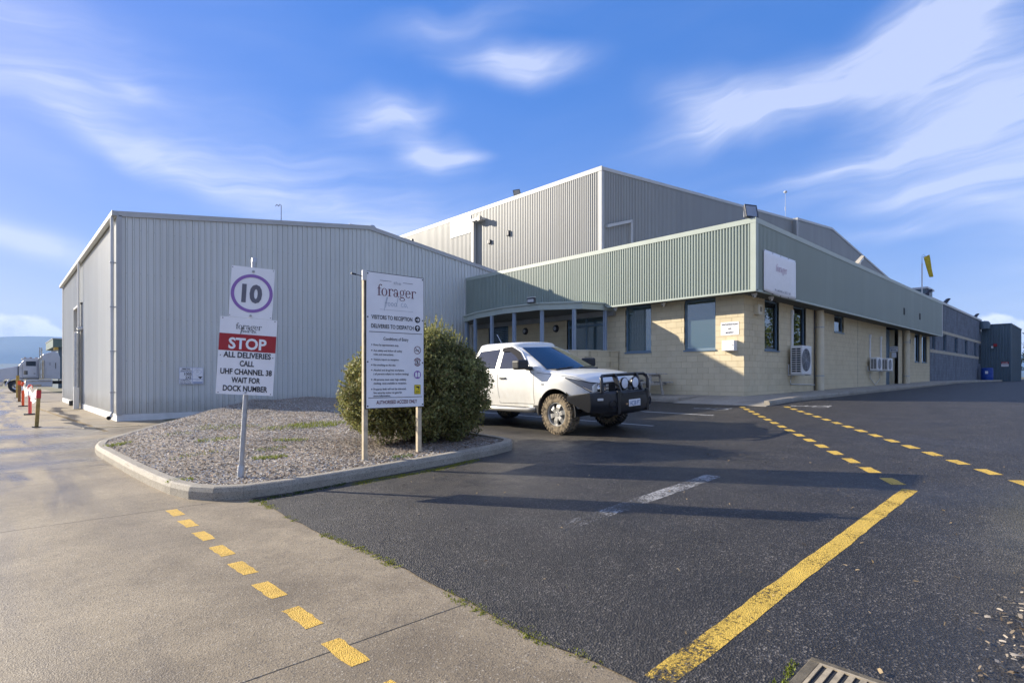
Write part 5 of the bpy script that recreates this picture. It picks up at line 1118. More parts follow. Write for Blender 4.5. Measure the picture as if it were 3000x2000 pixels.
    for s in (-1, 1):
        line_on([(-.60, 1.20), (-.60, .58)], s).build('shut_line', trim, RT, fix=False); line_on([(-1.70, 1.24), (-1.70, 1.0), (-1.66, .56)], s).build('shut_line', trim, RT, fix=False); line_on([(-.60, .575), (-1.66, .565)], s).build('shut_line', trim, RT, fix=False); line_on([(-2.72, 1.2), (-2.72, .9)], s).build('shut_line', trim, RT, fix=False)
        line_on([(.74, 1.0), (.40, 1.115), (-.05, 1.165), (-.52, 1.20)], s).build('bonnet_line', trim, RT, fix=False)
        for xh in (-1.62, -2.55):
            y = hw(xh, 1.08); mbox(xh, xh + .19, s * y - .028, s * y + .028, 1.075, 1.108).build('door_handle', trim, RT, bevel=.01)
        mbox(-.36, -.28, s * hw(-.32, .98) - .006, s * hw(-.32, .98) + .006, .96, .985).build('side_repeater', lens, RT, bevel=.004)
        y = s * .90
        st = MB().tube([(-.60, y - s * .04, .47), (-.72, y + s * .03, .45), (-2.55, y + s * .03, .45), (-2.66, y - s * .04, .47)], .055, 12).build('side_step', step, RT, smooth=40); mbox(-2.5, -.8, y - .05, y + .07, .497, .508).build('step_tread', trim, st)
        mr = MB().lathe([(0, -.02), (.02, -.02)], 6, 'z'); mr = mbox(-.90, -.68, min(s * .93, s * 1.22), max(s * .93, s * 1.22), 1.27, 1.47)
        mm = mr.build('mirror', trim, RT, bevel=.045, seg=3); MB().tube([(-.74, s * .95, 1.30), (-.70, s * .84, 1.285)], .045, 8).build('mirror_arm', trim, mm); MB().prism([(-.62, 1.262), (-.86, 1.262), (-.84, 1.36)], s * .845, s * .885, 'y').build('mirror_base', trim, mm)
        mbox(-.64, -.52, s * .885 - .01, s * .885 + .015, .40, .55).build('mud_flap', trim, RT)
    # front end
    def nose(u, z, off): return (.785 + off - .10 * u * u, u * .70, z)
    g_ = MB().sheet(lambda u, v: nose((-1 + 2 * u) * .62, .72 + .27 * v, .01), 10, 4).build('grille', trim, RT)
    for z in (.78, .84, .90, .96): MB().sheet(lambda u, v: nose((-1 + 2 * u) * .55, z + .018 * v, .028), 10, 1).build('grille_bar', chrome if z > .95 else trim, g_)
    mb = MB().lathe([(0, .02), (.07, .016), (.085, 0)], 20, 'x', (.80, 0, .88)).build('badge', chrome, g_, smooth=40)
    for s in (-1, 1):
        def hl(u, v, s=s, o=0.0):                                    # from the grille round the corner to a point on the wing
            if u < .42: k = u / .42; x, y = .788 + o - .02 * k * k, .36 + .33 * k
            else: k = (u - .42) / .58; x = .768 - .50 * k; y = hw(x, .95) + .008 + o
            top = .965 + (.03 * u / .42 if u < .42 else .03 + .115 * (u - .42) / .58); bot = (.765 + .035 * u / .42) if u < .42 else .80 + .295 * ((u - .42) / .58) ** .9
            return (x, s * y, bot + (top - bot) * v)
        bz_ = MB().sheet(lambda u, v: hl(u, -.06 + 1.12 * v, s, -.003), 24, 4).build('headlight_bezel', trim, RT, smooth=50)
        h_ = MB().sheet(lambda u, v: hl(.03 + .93 * u, .06 + .88 * v, s, .004), 24, 5).build('headlight', lens, RT, smooth=60)
        MB().sheet(lambda u, v: hl(.06 + .55 * u, .06 + .14 * v, s, .008), 14, 1).build('headlight_trim', chrome, h_, smooth=60)
        MB().lathe([(0, .022), (.045, .016), (.062, .002)], 18, 'x', (.785, s * .55, .885)).build('projector', MT['lampglass'] if 'lampglass' in MT else chrome, h_, smooth=40); MB().lathe([(.064, .0), (.070, .012), (.078, 0)], 18, 'x', (.787, s * .55, .885)).build('projector_ring', chrome, h_, smooth=40)
        MB().sheet(lambda u, v: (.80 - .05 * u, s * (.40 + .17 * u), .76 + .08 * u + .15 * v - .04 * u * v), 4, 1).build('chrome_wing', chrome, RT)
    # bull bar
    BB = mbox(-.01, .01, -.01, .01, .5, .51)
    plan = [(.40, -.955), (.86, -.93), (1.04, -.72), (1.15, -.42), (1.15, .42), (1.04, .72), (.86, .93), (.40, .955)]
    mb = MB(); prof = [(0, .44), (.0, .80), (-.06, .835), (-.22, .835), (-.22, .46)]
    for i, (x, y) in enumerate(plan):
        zl = [.66, .47, .42, .40, .40, .42, .47, .66][i]; zh = [.76, .82, .83, .83, .83, .83, .82, .76][i]; q = 1 if 2 <= i <= 5 else .35; ins = .05 if i in (0, 7) else 0
        for dx, z in ((0, zl + .06), (.02 * q, (zl + zh) / 2), (0, zh - .03), (-.05 * q, zh), (-.24 * q, zh), (-.24 * q, zl), (-.06 * q, zl)): mb.v.append((x + dx, y * (1 if dx > -.1 or q == 1 else .93), z))
    for i in range(7):
        for j in range(7): mb.f.append((i * 7 + j, i * 7 + (j + 1) % 7, (i + 1) * 7 + (j + 1) % 7, (i + 1) * 7 + j))
    mb.f += [tuple(range(7)), tuple(range(49, 56))[::-1]]
    bb = mb.build('bull_bar', bar, RT, smooth=25)
    mbox(1.10, 1.158, -.36, .36, .70, .80).build('winch_slot', trim, bb); mbox(1.12, 1.165, -.50, -.42, .42, .84).build('upright_plate', bar, bb, bevel=.01); mbox(1.12, 1.165, .42, .50, .42, .84).build('upright_plate', bar, bb, bevel=.01)
    MB().tube([(.98, -.74, .82), (.98, -.74, 1.02), (.96, -.72, 1.09), (.93, -.66, 1.125), (.95, -.40, 1.13), (.96, 0, 1.13), (.95, .40, 1.13), (.93, .66, 1.125), (.96, .72, 1.09), (.98, .74, 1.02), (.98, .74, .82)], .030, 10).build('hoop', bar, bb, smooth=50)
    for y in (-.34, .34): MB().prism([(1.13, .82), (1.06, .82), (.93, 1.10), (.93, 1.16), (.99, 1.16), (1.02, 1.12)], y - .02, y + .02, 'y').build('upright', bar, bb)
    MB().tube([(.90, -.70, .98), (.96, -.3, .99), (.96, .3, .99), (.90, .70, .98)], .016, 8).build('cross_tube', bar, bb, smooth=50)
    for y in (-.17, .17):
        sl_ = MB().lathe([(0, -.10), (.06, -.09), (.105, -.02), (.115, .02), (.105, .03)], 20, 'x', (1.06, y, .97)).build('spot_light', bar, bb, smooth=40); MB().lathe([(0, .042), (.06, .038), (.10, .026)], 20, 'x', (1.06, y, .97)).build('spot_lens', plain('spot lens', (.70, .74, .80), .12), sl_, smooth=40); MB().tube([(1.04, y, .83), (1.04, y, .88)], .02, 6).build('spot_stem', bar, sl_)
    for s in (-1, 1):
        fg = MB().lathe([(.085, .02), (.075, .03), (.06, -.02), (0, -.03)], 20, 'x').xf(Matrix.Translation((1.105, s * .58, .60)) @ Matrix.Rotation(s * R(19), 4, 'Z')).build('fog_lamp_cup', trim, bb, smooth=40)
        mbox(-.012, .012, -.055, .055, -.022, .022).xf(Matrix.Translation((.99, s * .80, .70)) @ Matrix.Rotation(s * R(40), 4, 'Z')).build('indicator', plain('indicator lens', (.62, .62, .60), .25), bb, bevel=.008)
    np_ = mbox(1.172, 1.180, -.185, .185, .535, .665).build('number_plate', MT['white_sign'], bb, bevel=.004)
    tx = text('HC58 PT', 0, -.048, .085, 'signblue', None, 0.0, .31, .012); tx.data.transform(Matrix.Translation((1.1835, 0, .60)) @ Matrix.Rotation(R(90), 4, 'Z')); tx.parent = np_
    mbox(1.172, 1.180, -.275, -.215, .575, .605).build('maker_tag', plain('orange tag', (.45, .25, .12), .4), bb)
    MB().sheet(lambda u, v: (-4.47, (-1 + 2 * u) * .75, .66 + .52 * v), 2, 2).build('tailgate', paint, RT); mbox(-4.62, -4.45, -.8, .8, .50, .62).build('rear_bumper', step, RT, bevel=.02)
    for s in (-1, 1): mbox(-4.49, -4.38, s * .84 - .06, s * .84 + .06, .82, 1.14).build('tail_light', MT['red'], RT, bevel=.01)
    # wheels
    def wheel(x, y, s, rz=0.0):
        tr = .395; W_ = .135
        ty = MB().lathe([(.225, -W_ * .78), (.24, -W_ * .98), (.30, -W_ * 1.04), (.355, -W_ * .96), (tr - .02, -W_ * .80), (tr - .012, -W_ * .4), (tr - .012, W_ * .4), (tr - .02, W_ * .80), (.355, W_ * .96), (.30, W_ * 1.04), (.24, W_ * .98), (.225, W_ * .78)], 44, 'y')
        ty.xf(Matrix.Translation((x, y, .395))); w_ = ty.build('wheel', dusty, RT, smooth=30)
        lug = MB()
        for k in range(36):
            a = 2 * math.pi * k / 36
            for row, sh in ((-.74, 0), (-.26, .5), (.26, 0), (.74, .5)):
                c_ = MB().box(-.022, .022, W_ * row - .028, W_ * row + .028, tr - .022, tr); c_.xf(Matrix.Translation((x, y, .395)) @ Matrix.Rotation(a + sh * math.pi / 18, 4, 'Y')); lug.add(c_.v, c_.f)
            for e_ in (-1, 1):
                c_ = MB().box(-.02, .02, min(e_ * W_ * .86, e_ * W_ * 1.04), max(e_ * W_ * .86, e_ * W_ * 1.04), tr - .062 - .012 * (k % 2), tr - .026); c_.xf(Matrix.Translation((x, y, .395)) @ Matrix.Rotation(a, 4, 'Y')); lug.add(c_.v, c_.f)
        lg = lug.build('tread', dusty if s < 0 else rubber, w_); lg['kind'] = 'stuff'
        rim = MB().lathe([(.228, -W_ * .75), (.232, -W_ * .9), (.218, -W_ * .9), (.205, -W_ * .5), (.205, W_ * .7), (.228, W_ * .75)], 32, 'y'); rim.lathe([(.0, .0), (.2, .02)], 24, 'y')
        rim.v = [(a, b * (1 if s < 0 else -1), c) for a, b, c in rim.v]; rim.xf(Matrix.Translation((x, y, .395))); rm = rim.build('rim', alloy if s < 0 else trim, w_, smooth=40)
        bk = MB().lathe([(0, .01), (.202, .015)], 24, 'y'); bk.v = [(a, (b if s < 0 else -b), c) for a, b, c in bk.v]; bk.xf(Matrix.Translation((x, y, .395))).build('brake', MT['dark'], w_)
        for k in range(6):
            a = 2 * math.pi * k / 6 + .26; sp_ = MB(); yo = -W_ * .72
            sp_.add([(-.030, yo, .03), (.030, yo, .03), (.042, yo - .012, .13), (-.042, yo - .012, .13), (.050, yo + .01, .212), (-.050, yo + .01, .212), (-.03, yo + .04, .03), (.03, yo + .04, .03), (.05, yo + .045, .212), (-.05, yo + .045, .212)], [(0, 1, 2, 3), (3, 2, 4, 5), (0, 3, 5, 9, 6), (1, 7, 8, 4, 2), (5, 4, 8, 9), (0, 6, 7, 1)])
            if s > 0: sp_.v = [(a_, -b_, c_) for a_, b_, c_ in sp_.v]
            sp_.xf(Matrix.Translation((x, y, .395)) @ Matrix.Rotation(a, 4, 'Y')).build('spoke', alloy, rm)
        MB().lathe([(0, -W_ * .80), (.04, -W_ * .80), (.05, -W_ * .7), (.05, -W_ * .5)], 16, 'y').xf(Matrix.Translation((x, y, .395)) @ Matrix.Scale(1 if s < 0 else -1, 4, (0, 1, 0))).build('hub_cap', alloy, rm, smooth=40)
    for x in (0, XR):
        for s in (-1, 1): wheel(x, s * .79, s)
    return RT
car()

# ================================================================== TRUCK by the yard
def truck():
    T = thing('prime_mover', 'white bonneted truck with twin chrome exhaust stacks parked beyond the yard posts', 'truck', (1.40, 69, 0)); T.scale = (1, 1, 1)
    wp = surf('white truck paint', (.60, .61, .63), .3, .05, 2, coat=.4); ch = surf('truck chrome', (.55, .53, .50), .22, .25, 5, metal=1.0); dk = MT['black']
    gl = plain('truck glass', (.03, .05, .075), .05, spec=.9)
    # x runs back from the front axle, the near side faces -y
    MB().prism([(-1.35, 1.0), (-1.35, 1.95), (-1.15, 2.12), (.12, 2.42), (.12, 1.22), (-.75, 1.22), (-.9, 1.0)], -.95, .95, 'y').build('bonnet', wp, T, bevel=.05)
    MB().prism([(.14, 1.20), (.14, 2.42), (.52, 2.98), (.60, 3.12), (1.58, 3.18), (1.58, 1.20)], -1.05, 1.05, 'y').build('cab', wp, T, bevel=.05)
    MB().prism([(.44, 3.02), (.34, 3.05), (.42, 3.14), (1.0, 3.2), (.8, 3.12)], -1.0, 1.0, 'y').build('sun_visor', wp, T, bevel=.01)
    MB().prism([(1.60, 1.22), (1.60, 3.20), (1.9, 3.55), (2.45, 3.78), (2.95, 3.72), (3.10, 3.25), (3.10, 1.22)], -1.15, 1.15, 'y').build('sleeper', wp, T, bevel=.06)
    sd_ = mbox(1.95, 2.85, -1.165, -1.152, 2.05, 2.95).build('sleeper_door', wp, T, bevel=.004); mbox(2.28, 2.42, -1.175, -1.166, 2.5, 2.78).build('vent', MT['grey'], sd_); mbox(2.75, 2.79, -1.20, -1.166, 2.2, 2.75).build('grab_rail', dk, sd_); mbox(1.95, 2.8, -1.165, -1.152, 1.5, 1.92).build('locker_door', wp, T, bevel=.004)
    MB().prism([(.20, 2.46), (.50, 2.90), (.44, 2.90), (.14, 2.46)], -.9, .9, 'y').build('windscreen', gl, T)
    dr_ = MB().prism([(.42, 1.45), (.42, 2.50), (.60, 2.95), (1.42, 2.95), (1.42, 1.45)], -1.075, -1.052, 'y').build('door', wp, T); mbox(.66, 1.36, -1.085, -1.076, 2.42, 2.86).build('side_window', gl, dr_); mbox(.50, .78, -1.085, -1.076, 1.62, 1.98).build('lower_window', gl, dr_); MB().tube([(1.2, -1.085, 1.72), (1.32, -1.085, 1.72)], .03, 6).build('handle', dk, dr_)
    mbox(1.575, 1.605, -1.07, 1.07, 1.3, 3.15).build('cab_gap', dk, T); mbox(.13, .15, -1.06, 1.06, 1.25, 2.44).build('bonnet_gap', dk, T)
    for a_ in ((.40, .415, 1.45, 2.52), (1.425, 1.44, 1.45, 2.95)): mbox(a_[0], a_[1], -1.082, -1.06, a_[2], a_[3]).build('door_seam', dk, T)
    mbox(.40, 1.44, -1.082, -1.06, 1.425, 1.445).build('door_seam', dk, T); mbox(.2, 1.58, -1.06, -.8, 1.20, 1.32).build('cab_step', dk, T)
    for dx in (-.04, .10):
        s_ = MB().tube([(1.66 + dx, -1.22 + dx, 1.25), (1.66 + dx, -1.22 + dx, 4.15)], .05, 10).build('exhaust_stack', ch, T, smooth=40)
    MB().tube([(1.78, -1.26, 1.3), (1.78, -1.26, 2.98)], .15, 14).build('air_cleaner', ch, T, smooth=40)
    mbox(.28, .40, -1.30, -1.14, 2.25, 2.72).build('mirror', wp, T, bevel=.02)
    MB().prism([(-.95, .55), (-1.45, .55), (-1.5, 1.0), (-.80, 1.0)], -1.15, 1.15, 'y').build('bumper', ch, T, bevel=.03)
    mb = MB()
    prof_ = [(math.cos(R(a)), math.sin(R(a))) for a in range(-8, 190, 11)]
    poly = [(.78 * c, .57 + .74 * s) for c, s in prof_] + [(.66 * c, .57 + .64 * s) for c, s in prof_[::-1]]; mb.prism(poly, -1.16, -.62, 'y'); mb.build('fender', wp, T, bevel=.02); MB().prism(poly, .62, 1.16, 'y').build('fender', wp, T, bevel=.02)
    mbox(-1.30, -1.16, -1.0, -.86, 1.2, 1.42).build('headlight', MT['red'], T, bevel=.02)
    mbox(.70, 2.55, -1.12, -.55, .48, 1.18).build('fuel_tank', wp, T, bevel=.06); mbox(.80, 1.75, -1.15, -1.125, .55, .72).build('tank_step', ch, T); mbox(.75, 2.5, -1.14, -1.122, .98, 1.06).build('tank_trim', ch, T)
    mbox(-.8, 7.5, -.45, .45, .75, 1.05).build('chassis', dk, T); mbox(3.2, 7.5, -1.0, 1.0, 1.05, 1.2).build('deck', MT['galv'], T)
    def wh(x, y): 
        w_ = MB().lathe([(.30, -.15), (.52, -.15), (.56, -.10), (.57, 0), (.56, .10), (.52, .15), (.30, .15)], 32, 'y', (x, y, .57)).build('wheel', MT['black'], T, smooth=40); MB().lathe([(.30, -.15), (.31, -.16), (.25, -.13), (.12, -.05), (.11, -.15), (0, -.16)], 24, 'y', (x, y, .57)).build('rim', ch, w_, smooth=40)
        for k in range(10): a = k * .628; MB().lathe([(0, -.02), (.025, -.018), (.025, .02)], 6, 'y', (x + .2 * math.cos(a), y - .11, .57 + .2 * math.sin(a))).build('wheel_nut', ch, w_)
    for x in (0, 4.9, 6.2):
        for y in (-1.0, 1.0): wh(x, y)
    for x in (.55, .95, 1.35): mbox(x, x + .16, -.4, .4, 3.17, 3.24).build('roof_marker', MT['bollardb'], T, bevel=.01)
truck()
GS = thing('green_loading_shed', 'green metal shed with an overhanging eave behind the truck', 'shed', (4.9, 84, 0), world=True)
cladding('Y', 84.0, 5.4, 16, 0, 4.9, .2, .03, TRIM).build('wall', MT['teal'], GS, fix=False); mbox(4.9, 16, 83.6, 96, 4.9, 5.85).build('eave_box', surf('green shed fascia', (.12, .17, .14), .5, .05), GS); mbox(5.4, 16, 84.1, 95, 0, 4.9).build('inner_wall', MT['teal'], GS); mbox(4.85, 16, 83.55, 96.1, 5.85, 5.92).build('roof', MT['hall_trim'], GS)
MB().tube([(6.9, 85, 5.9), (6.9, 85, 7.6)], .07, 8).build('flue', MT['galv'], GS); mbox(5.0, 5.4, 83.7, 84.0, 4.55, 4.9).build('eave_lamp', MT['bollardy'], GS)

# ================================================================== SMALL THINGS
MT['surround'] = surf('dirty drain surround', (.10, .085, .06), .9, .4, 18, bump=.5, bscale=90)
def post(name, label, x, y, h, w, mat, cat='bollard', cap=None, lean=0.0, group=None):
    P_ = thing(name, label, cat, (x, y, 0), group=group); P_.rotation_euler = (0, lean, 0); mbox(-w / 2, w / 2, -w / 2, w / 2, .02, h).build('post', MT[mat], P_, bevel=.012); mbox(-w * 1.1, w * 1.1, -w * 1.1, w * 1.1, .0, .02).build('base_plate', MT['darkmetal'], P_)
    if cap: mbox(-w / 2 - .006, w / 2 + .006, -w / 2 - .006, w / 2 + .006, h - .26, h - .04).build('band', MT[cap], P_)
    return P_
post('steel_bollard', 'scuffed brown yellow post with a red band, nearest of the yard posts', .84, 20.4, 1.07, .09, 'bollard', cap='redwrap', lean=R(3))
post('steel_bollard', 'brown steel post behind the two orange delineators', .99, 42.0, 1.22, .13, 'bollardb', cap='orange'); post('steel_bollard', 'plain yellow steel post farthest along the row by the truck wheel', 1.10, 50.0, 1.50, .17, 'bollardy')
def delin(label, x, y, mat, h=1.08):
    D_ = thing('delineator_post', label, 'delineator', (x, y, 0), group='orange delineator posts in the yard'); MB().lathe([(.052, .04), (.052, h - .12), (.04, h), (0, h + .01)], 18, 'z').build('post', MT[mat], D_, smooth=40); MB().lathe([(.055, h - .36), (.055, h - .16)], 18, 'z').build('reflective_band', MT['tape'], D_)
    mbox(-.18, .18, -.18, .18, 0, .045).build('rubber_base', MT['black'], D_, bevel=.01); MB().lathe([(.056, h - .15), (.075, h - .10), (.075, h - .02), (.045, h + .04), (0, h + .05)], 18, 'z').build('cap', MT[mat], D_, smooth=40)
delin('faded coral delineator post nearer the yellow brown post', .94, 27.3, 'coral'); delin('bright orange delineator post farther down the row of yard posts', .96, 35.2, 'orange', 1.12)
def tape(u, v):
    t = u; P0 = Vector((.99, 35.2, 1.05)); P1 = Vector((.94, 27.3, .98)); P2 = Vector((.87, 20.45, .96)); a = P0.lerp(P1, t * 2) if t < .5 else P1.lerp(P2, t * 2 - 1); s_ = (t * 2) % 1
    return (a.x + .05 * math.sin(u * 60) + .05 * (v - .5) * math.sin(u * 31), a.y, a.z - .22 * math.sin(math.pi * s_) + (v - .5) * .26 * (1 + .5 * math.sin(u * 47)) + .03 * math.sin(u * 83))
tp = MB().sheet(tape, 60, 2).build('barrier_tape', MT['tape'], smooth=60, fix=False); tag(tp, 'crumpled white barrier tape strung between the yard posts', 'tape')
def drain(name, label, x0, x1, y0, y1, n, z=0.0):
    D_ = thing(name, label, 'drain', ((x0 + x1) / 2, (y0 + y1) / 2, z), world=True)
    mb = mbox(x0, x1, y0, y0 + .03, z, z + .012); mb.box(x0, x1, y1 - .03, y1, z, z + .012); mb.box(x0, x0 + .03, y0 + .03, y1 - .03, z, z + .012); mb.box(x1 - .03, x1, y0 + .03, y1 - .03, z, z + .012); mb.build('frame', MT['iron'], D_)
    mbox(x0 + .03, x1 - .03, y0 + .03, y1 - .03, z + .001, z + .003).build('pit', MT['dark'], D_)
    for k in range(n): a = x0 + .05 + k * (x1 - x0 - .1) / n; mbox(a, a + (x1 - x0 - .1) / n * .5, y0 + .03, y1 - .03, z + .003, z + .011).build('grate_bar', MT['iron'], D_)
drain('trench_drain', 'slotted trench drain near the shed corner downpipe', 1.75, 3.1, 18.9, 19.35, 22); drain('trench_drain', 'slotted trench drain beside the roller door pipe', 1.55, 2.6, 29.6, 30.3, 20); drain('trench_drain', 'slotted trench drain farthest along the shed side', 1.5, 2.75, 40.6, 41.3, 18)
SD = thing('storm_drain', 'square iron storm drain grate at the near edge of the car park', 'drain', (2.62, .62, hz(2.62) + .006)); SD.rotation_euler = (0, -math.atan(.048), 0)
mb = MB()
for a in ((-.35, -.25, -.34, .355), (.24, .28, -.34, .355), (-.25, .24, .305, .355), (-.25, .24, -.34, -.29)): mb.box(a[0], a[1], a[2], a[3], -.1, .004)
mb.build('concrete_surround', MT['surround'], SD, bevel=.006); mbox(-.25, .24, -.29, .305, .0005, .0015).build('pit', MT['dark'], SD)
mb = mbox(-.25, -.235, -.29, .305, .0005, .007); mb.box(.225, .24, -.29, .305, .0005, .007); mb.box(-.235, .225, .29, .305, .0005, .007); mb.box(-.235, .225, -.29, -.275, .0005, .007); mb.build('grate_frame', MT['iron'], SD)
for k in range(12): y = -.262 + k * .046; mbox(-.234, .224, y, y + .024, .0015, .006).build('grate_bar', MT['iron'], SD)

def ac_unit(label, x, z, w, h, dep, wallY, pipe_h):
    A = thing('air_conditioner', label, 'air conditioner', (x, wallY, z), group='outdoor air conditioners on the side wall'); y1 = -.12; y0 = y1 - dep
    mbox(-w / 2, w / 2, y0, y1, 0, h).build('casing', MT['white'], A, bevel=.018); sg = mbox(-w / 2 - .004, -w / 2 - .001, y0 + .04, y1 - .03, .06, h - .05).build('side_grille', MT['white'], A)
    n = 11
    for k in range(n):
        for c0, c1 in ((y0 + .05, (y0 + y1) / 2 - .01), ((y0 + y1) / 2 + .01, y1 - .05)): mbox(-w / 2 - .007, -w / 2 - .0045, c0, c1, .08 + k * (h - .15) / n, .08 + (k + .68) * (h - .15) / n).build('slot', MT['dark'], sg)
    fr_ = h * .40; cx = -w * .10; fg = MB().lathe([(0, -.003), (fr_, -.003), (fr_, -.001)], 32, 'y', (cx, y0, h / 2)).build('fan_opening', plain('dark grille', (.06, .065, .08), .6), A)
    for k in range(7): MB().lathe([(fr_ * (k + 1) / 7 - .008, -.014), (fr_ * (k + 1) / 7, -.014), (fr_ * (k + 1) / 7, -.006), (fr_ * (k + 1) / 7 - .008, -.006)], 28, 'y', (cx, y0, h / 2), True).build('guard_ring', MT['grey'], fg)
    for k in range(4): c_ = MB().box(-fr_, fr_, -.010, -.005, -.005, .005); c_.xf(Matrix.Translation((cx, y0, h / 2)) @ Matrix.Rotation(k * math.pi / 4 + .3, 4, 'Y')).build('guard_spoke', MT['grey'], fg)
    mbox(w / 2, w / 2 + .07, y0 + .06, y0 + .2, h * .74, h * .92).build('valve_cover', MT['white'], A, bevel=.01)
    for sx in (-w * .36, w * .36): b_ = mbox(sx - .02, sx + .02, y0 - .02, 0, -.045, -.004).build('bracket', MT['bracket'], A); mbox(sx - .02, sx + .02, -.04, 0, -.004, h * .36).build('bracket_upright', MT['bracket'], b_)
    d_ = mbox(-w * .12, -w * .12 + .085, -.075, -.002, h, h + pipe_h).build('conduit_cover', MT['white'], A, bevel=.012); mbox(-w * .12 - .015, -w * .12 + .10, -.09, -.001, h + pipe_h - .16, h + pipe_h + .02).build('conduit_cap', MT['white'], d_, bevel=.012)
    return A
ac_unit('large white air conditioner, nearest the office corner', 21.30, 1.50, .92, 1.02, .40, AY, 1.30); ac_unit('left one of the pair of small air conditioners', 31.05, 1.72, .85, .62, .32, AY, 1.10); ac_unit('air conditioner of the pair that hangs closer to the side door', 32.95, 1.72, .85, .62, .32, AY, 1.10)
dr_ = MB().tube([(21.2, AY - .04, 1.45), (21.05, AY - .04, 1.22), (21.1, AY - .04, 1.14), (23.5, AY - .04, 1.10)], .018, 6).build('condensate_pipe', MT['pipegrey']); tag(dr_, 'thin drain pipe running from the large air conditioner to the downpipe', 'pipe')
dr_ = MB().tube([(31.0, AY - .04, 1.68), (31.0, AY - .04, 1.35), (31.9, AY - .04, 1.02), (32.7, AY - .04, 1.3), (32.7, AY - .04, 1.68)], .016, 6).build('condensate_pipe', MT['pipegrey']); tag(dr_, 'drain pipes meeting in a V under the paired air conditioners', 'pipe')

def flood(label, x, y, z, s, rz, tilt, mat, group='parapet floodlights'):
    F_ = thing('floodlight', label, 'floodlight', (x, y, z), rz, group); u = MB().prism([(-.5, 0), (.5, 0), (.5, .08), (-.5, .08)], -.01, .01, 'y')
    M_ = Matrix.Translation((0, 0, .42 * s)) @ Matrix.Rotation(tilt, 4, 'X') @ Matrix.Scale(s, 4)
    mb = MB(); mb.add([(-.42, -.06, -.36), (.42, -.06, -.36), (.42, -.06, .40), (-.42, -.06, .40), (-.32, .22, -.30), (.32, .22, -.30), (.36, .14, .34), (-.36, .14, .34)], [(0, 3, 2, 1), (4, 5, 6, 7), (0, 1, 5, 4), (1, 2, 6, 5), (2, 3, 7, 6), (3, 0, 4, 7)]); mb.xf(M_); h_ = mb.build('housing', MT[mat], F_, bevel=.01)
    fr_ = MB(); fr_.box(-.42, .42, -.085, -.062, .33, .40).box(-.42, .42, -.085, -.062, -.36, -.30).box(-.42, -.36, -.085, -.062, -.30, .33).box(.36, .42, -.085, -.062, -.30, .33); fr_.xf(M_).build('front_frame', MT['lampdark'], h_)
    mbox(-.36, .36, -.075, -.065, -.30, .33).xf(M_).build('lamp_glass', MT['lampglass'], h_)
    mb = MB(); mb.tube([(-.47 * s, 0, .42 * s), (-.47 * s, 0, .05), (0, 0, .02), (.47 * s, 0, .05), (.47 * s, 0, .42 * s)], .02 * s, 6); mb.box(-.06, .06, -.05, .05, 0, .03); mb.build('stirrup', MT['galv'], F_)
    return F_
t = NT('floodlight glass'); t.color((.30, .31, .32)); MT['lampglass'] = t.set(roughness=.12, metallic=.7)
flood('big square floodlight on the corner of the green parapet', 16.86, 7.40, 6.21, .54, R(-25), R(-12), 'lampdark')
flood('tan floodlight midway along the green parapet', 27.6, 7.32, 6.21, .58, R(15), R(35), 'lamp'); flood('dark floodlight beside the windsock pole', 41.2, 7.35, 6.21, .60, R(30), R(30), 'lampdark')
flood('dark floodlight where the green parapet meets the blue wall', 50.5, AY + .05, 6.66, .56, R(30), R(35), 'lampdark'); flood('small dark floodlight at the far end of the blue wall', 64.0, AY + .05, 6.66, .50, R(30), R(35), 'lampdark')
flood('floodlight on top of the tall hall edge', 26.6, 28.0, 13.95, .62, R(-70), R(30), 'lamp')
def porch_flood():
    F_ = thing('floodlight', 'small black floodlight on the porch canopy gutter', 'floodlight', (14.85, 14.85, ZC + .03), R(-80), 'parapet floodlights'); h_ = mbox(-.17, .17, -.05, .06, .0, .20).build('housing', MT['lampdark'], F_, bevel=.012); mbox(-.14, .14, -.056, -.051, .03, .14).build('lamp_glass', MT['lampglass'], h_); mbox(-.17, .17, -.06, .07, .201, .22).build('visor', MT['white'], h_)
porch_flood()
def camera_dome(label, x, y, z):
    K = thing('security_camera', label, 'security camera', (x, y, z), group='security cameras under the eaves'); MB().lathe([(0, 0), (.08, 0), (.085, -.05), (.06, -.07), (0, -.075)], 18, 'z').build('mount', MT['white'], K, smooth=40); MB().lathe([(.06, -.07), (.062, -.10), (.04, -.135), (0, -.145)], 18, 'z').build('dome', MT['white'], K, smooth=60); MB().lathe([(0, 0), (.02, .002), (.022, -.01)], 10, 'x', (-.062, 0, -.11)).build('lens', MT['black'], K)
camera_dome('white dome camera under the soffit between the two sunlit windows', 17.25, 10.66, ZS); camera_dome('white dome camera under the soffit where the porch canopy ends', 17.0, 12.55, ZS); camera_dome('larger white dome camera below the company banner', 18.5, 7.45, ZS); camera_dome('white dome camera closest to the office corner', 17.35, 7.5, ZS)
SR = thing('siren_box', 'beige siren box high on the office corner by the first side window', 'siren box', (18.25, AY, 3.6)); mbox(-.16, .16, -.16, -.002, -.16, .16).build('case', MT['pipe'], SR, bevel=.015)
for x in (-.03, .05): mbox(x, x + .03, -.166, -.161, -.07, .09).build('slot', MT['dark'], SR)
PN = thing('picnic_table', 'grey weathered picnic table beside the office wall behind the bull bar', 'picnic table', (16.55, 11.2, hz(16.5) + PZ), R(90))
for k in range(5): mbox(-.9, .9, -.36 + k * .146, -.36 + k * .146 + .13, .72, .76).build('top_plank', MT['oldtimber'], PN, bevel=.005)
for s in (-1, 1):
    for k in range(2): mbox(-.9, .9, s * .62 - .13 + k * .14, s * .62 - .01 + k * .14, .43, .47).build('seat_plank', MT['oldtimber'], PN, bevel=.005)
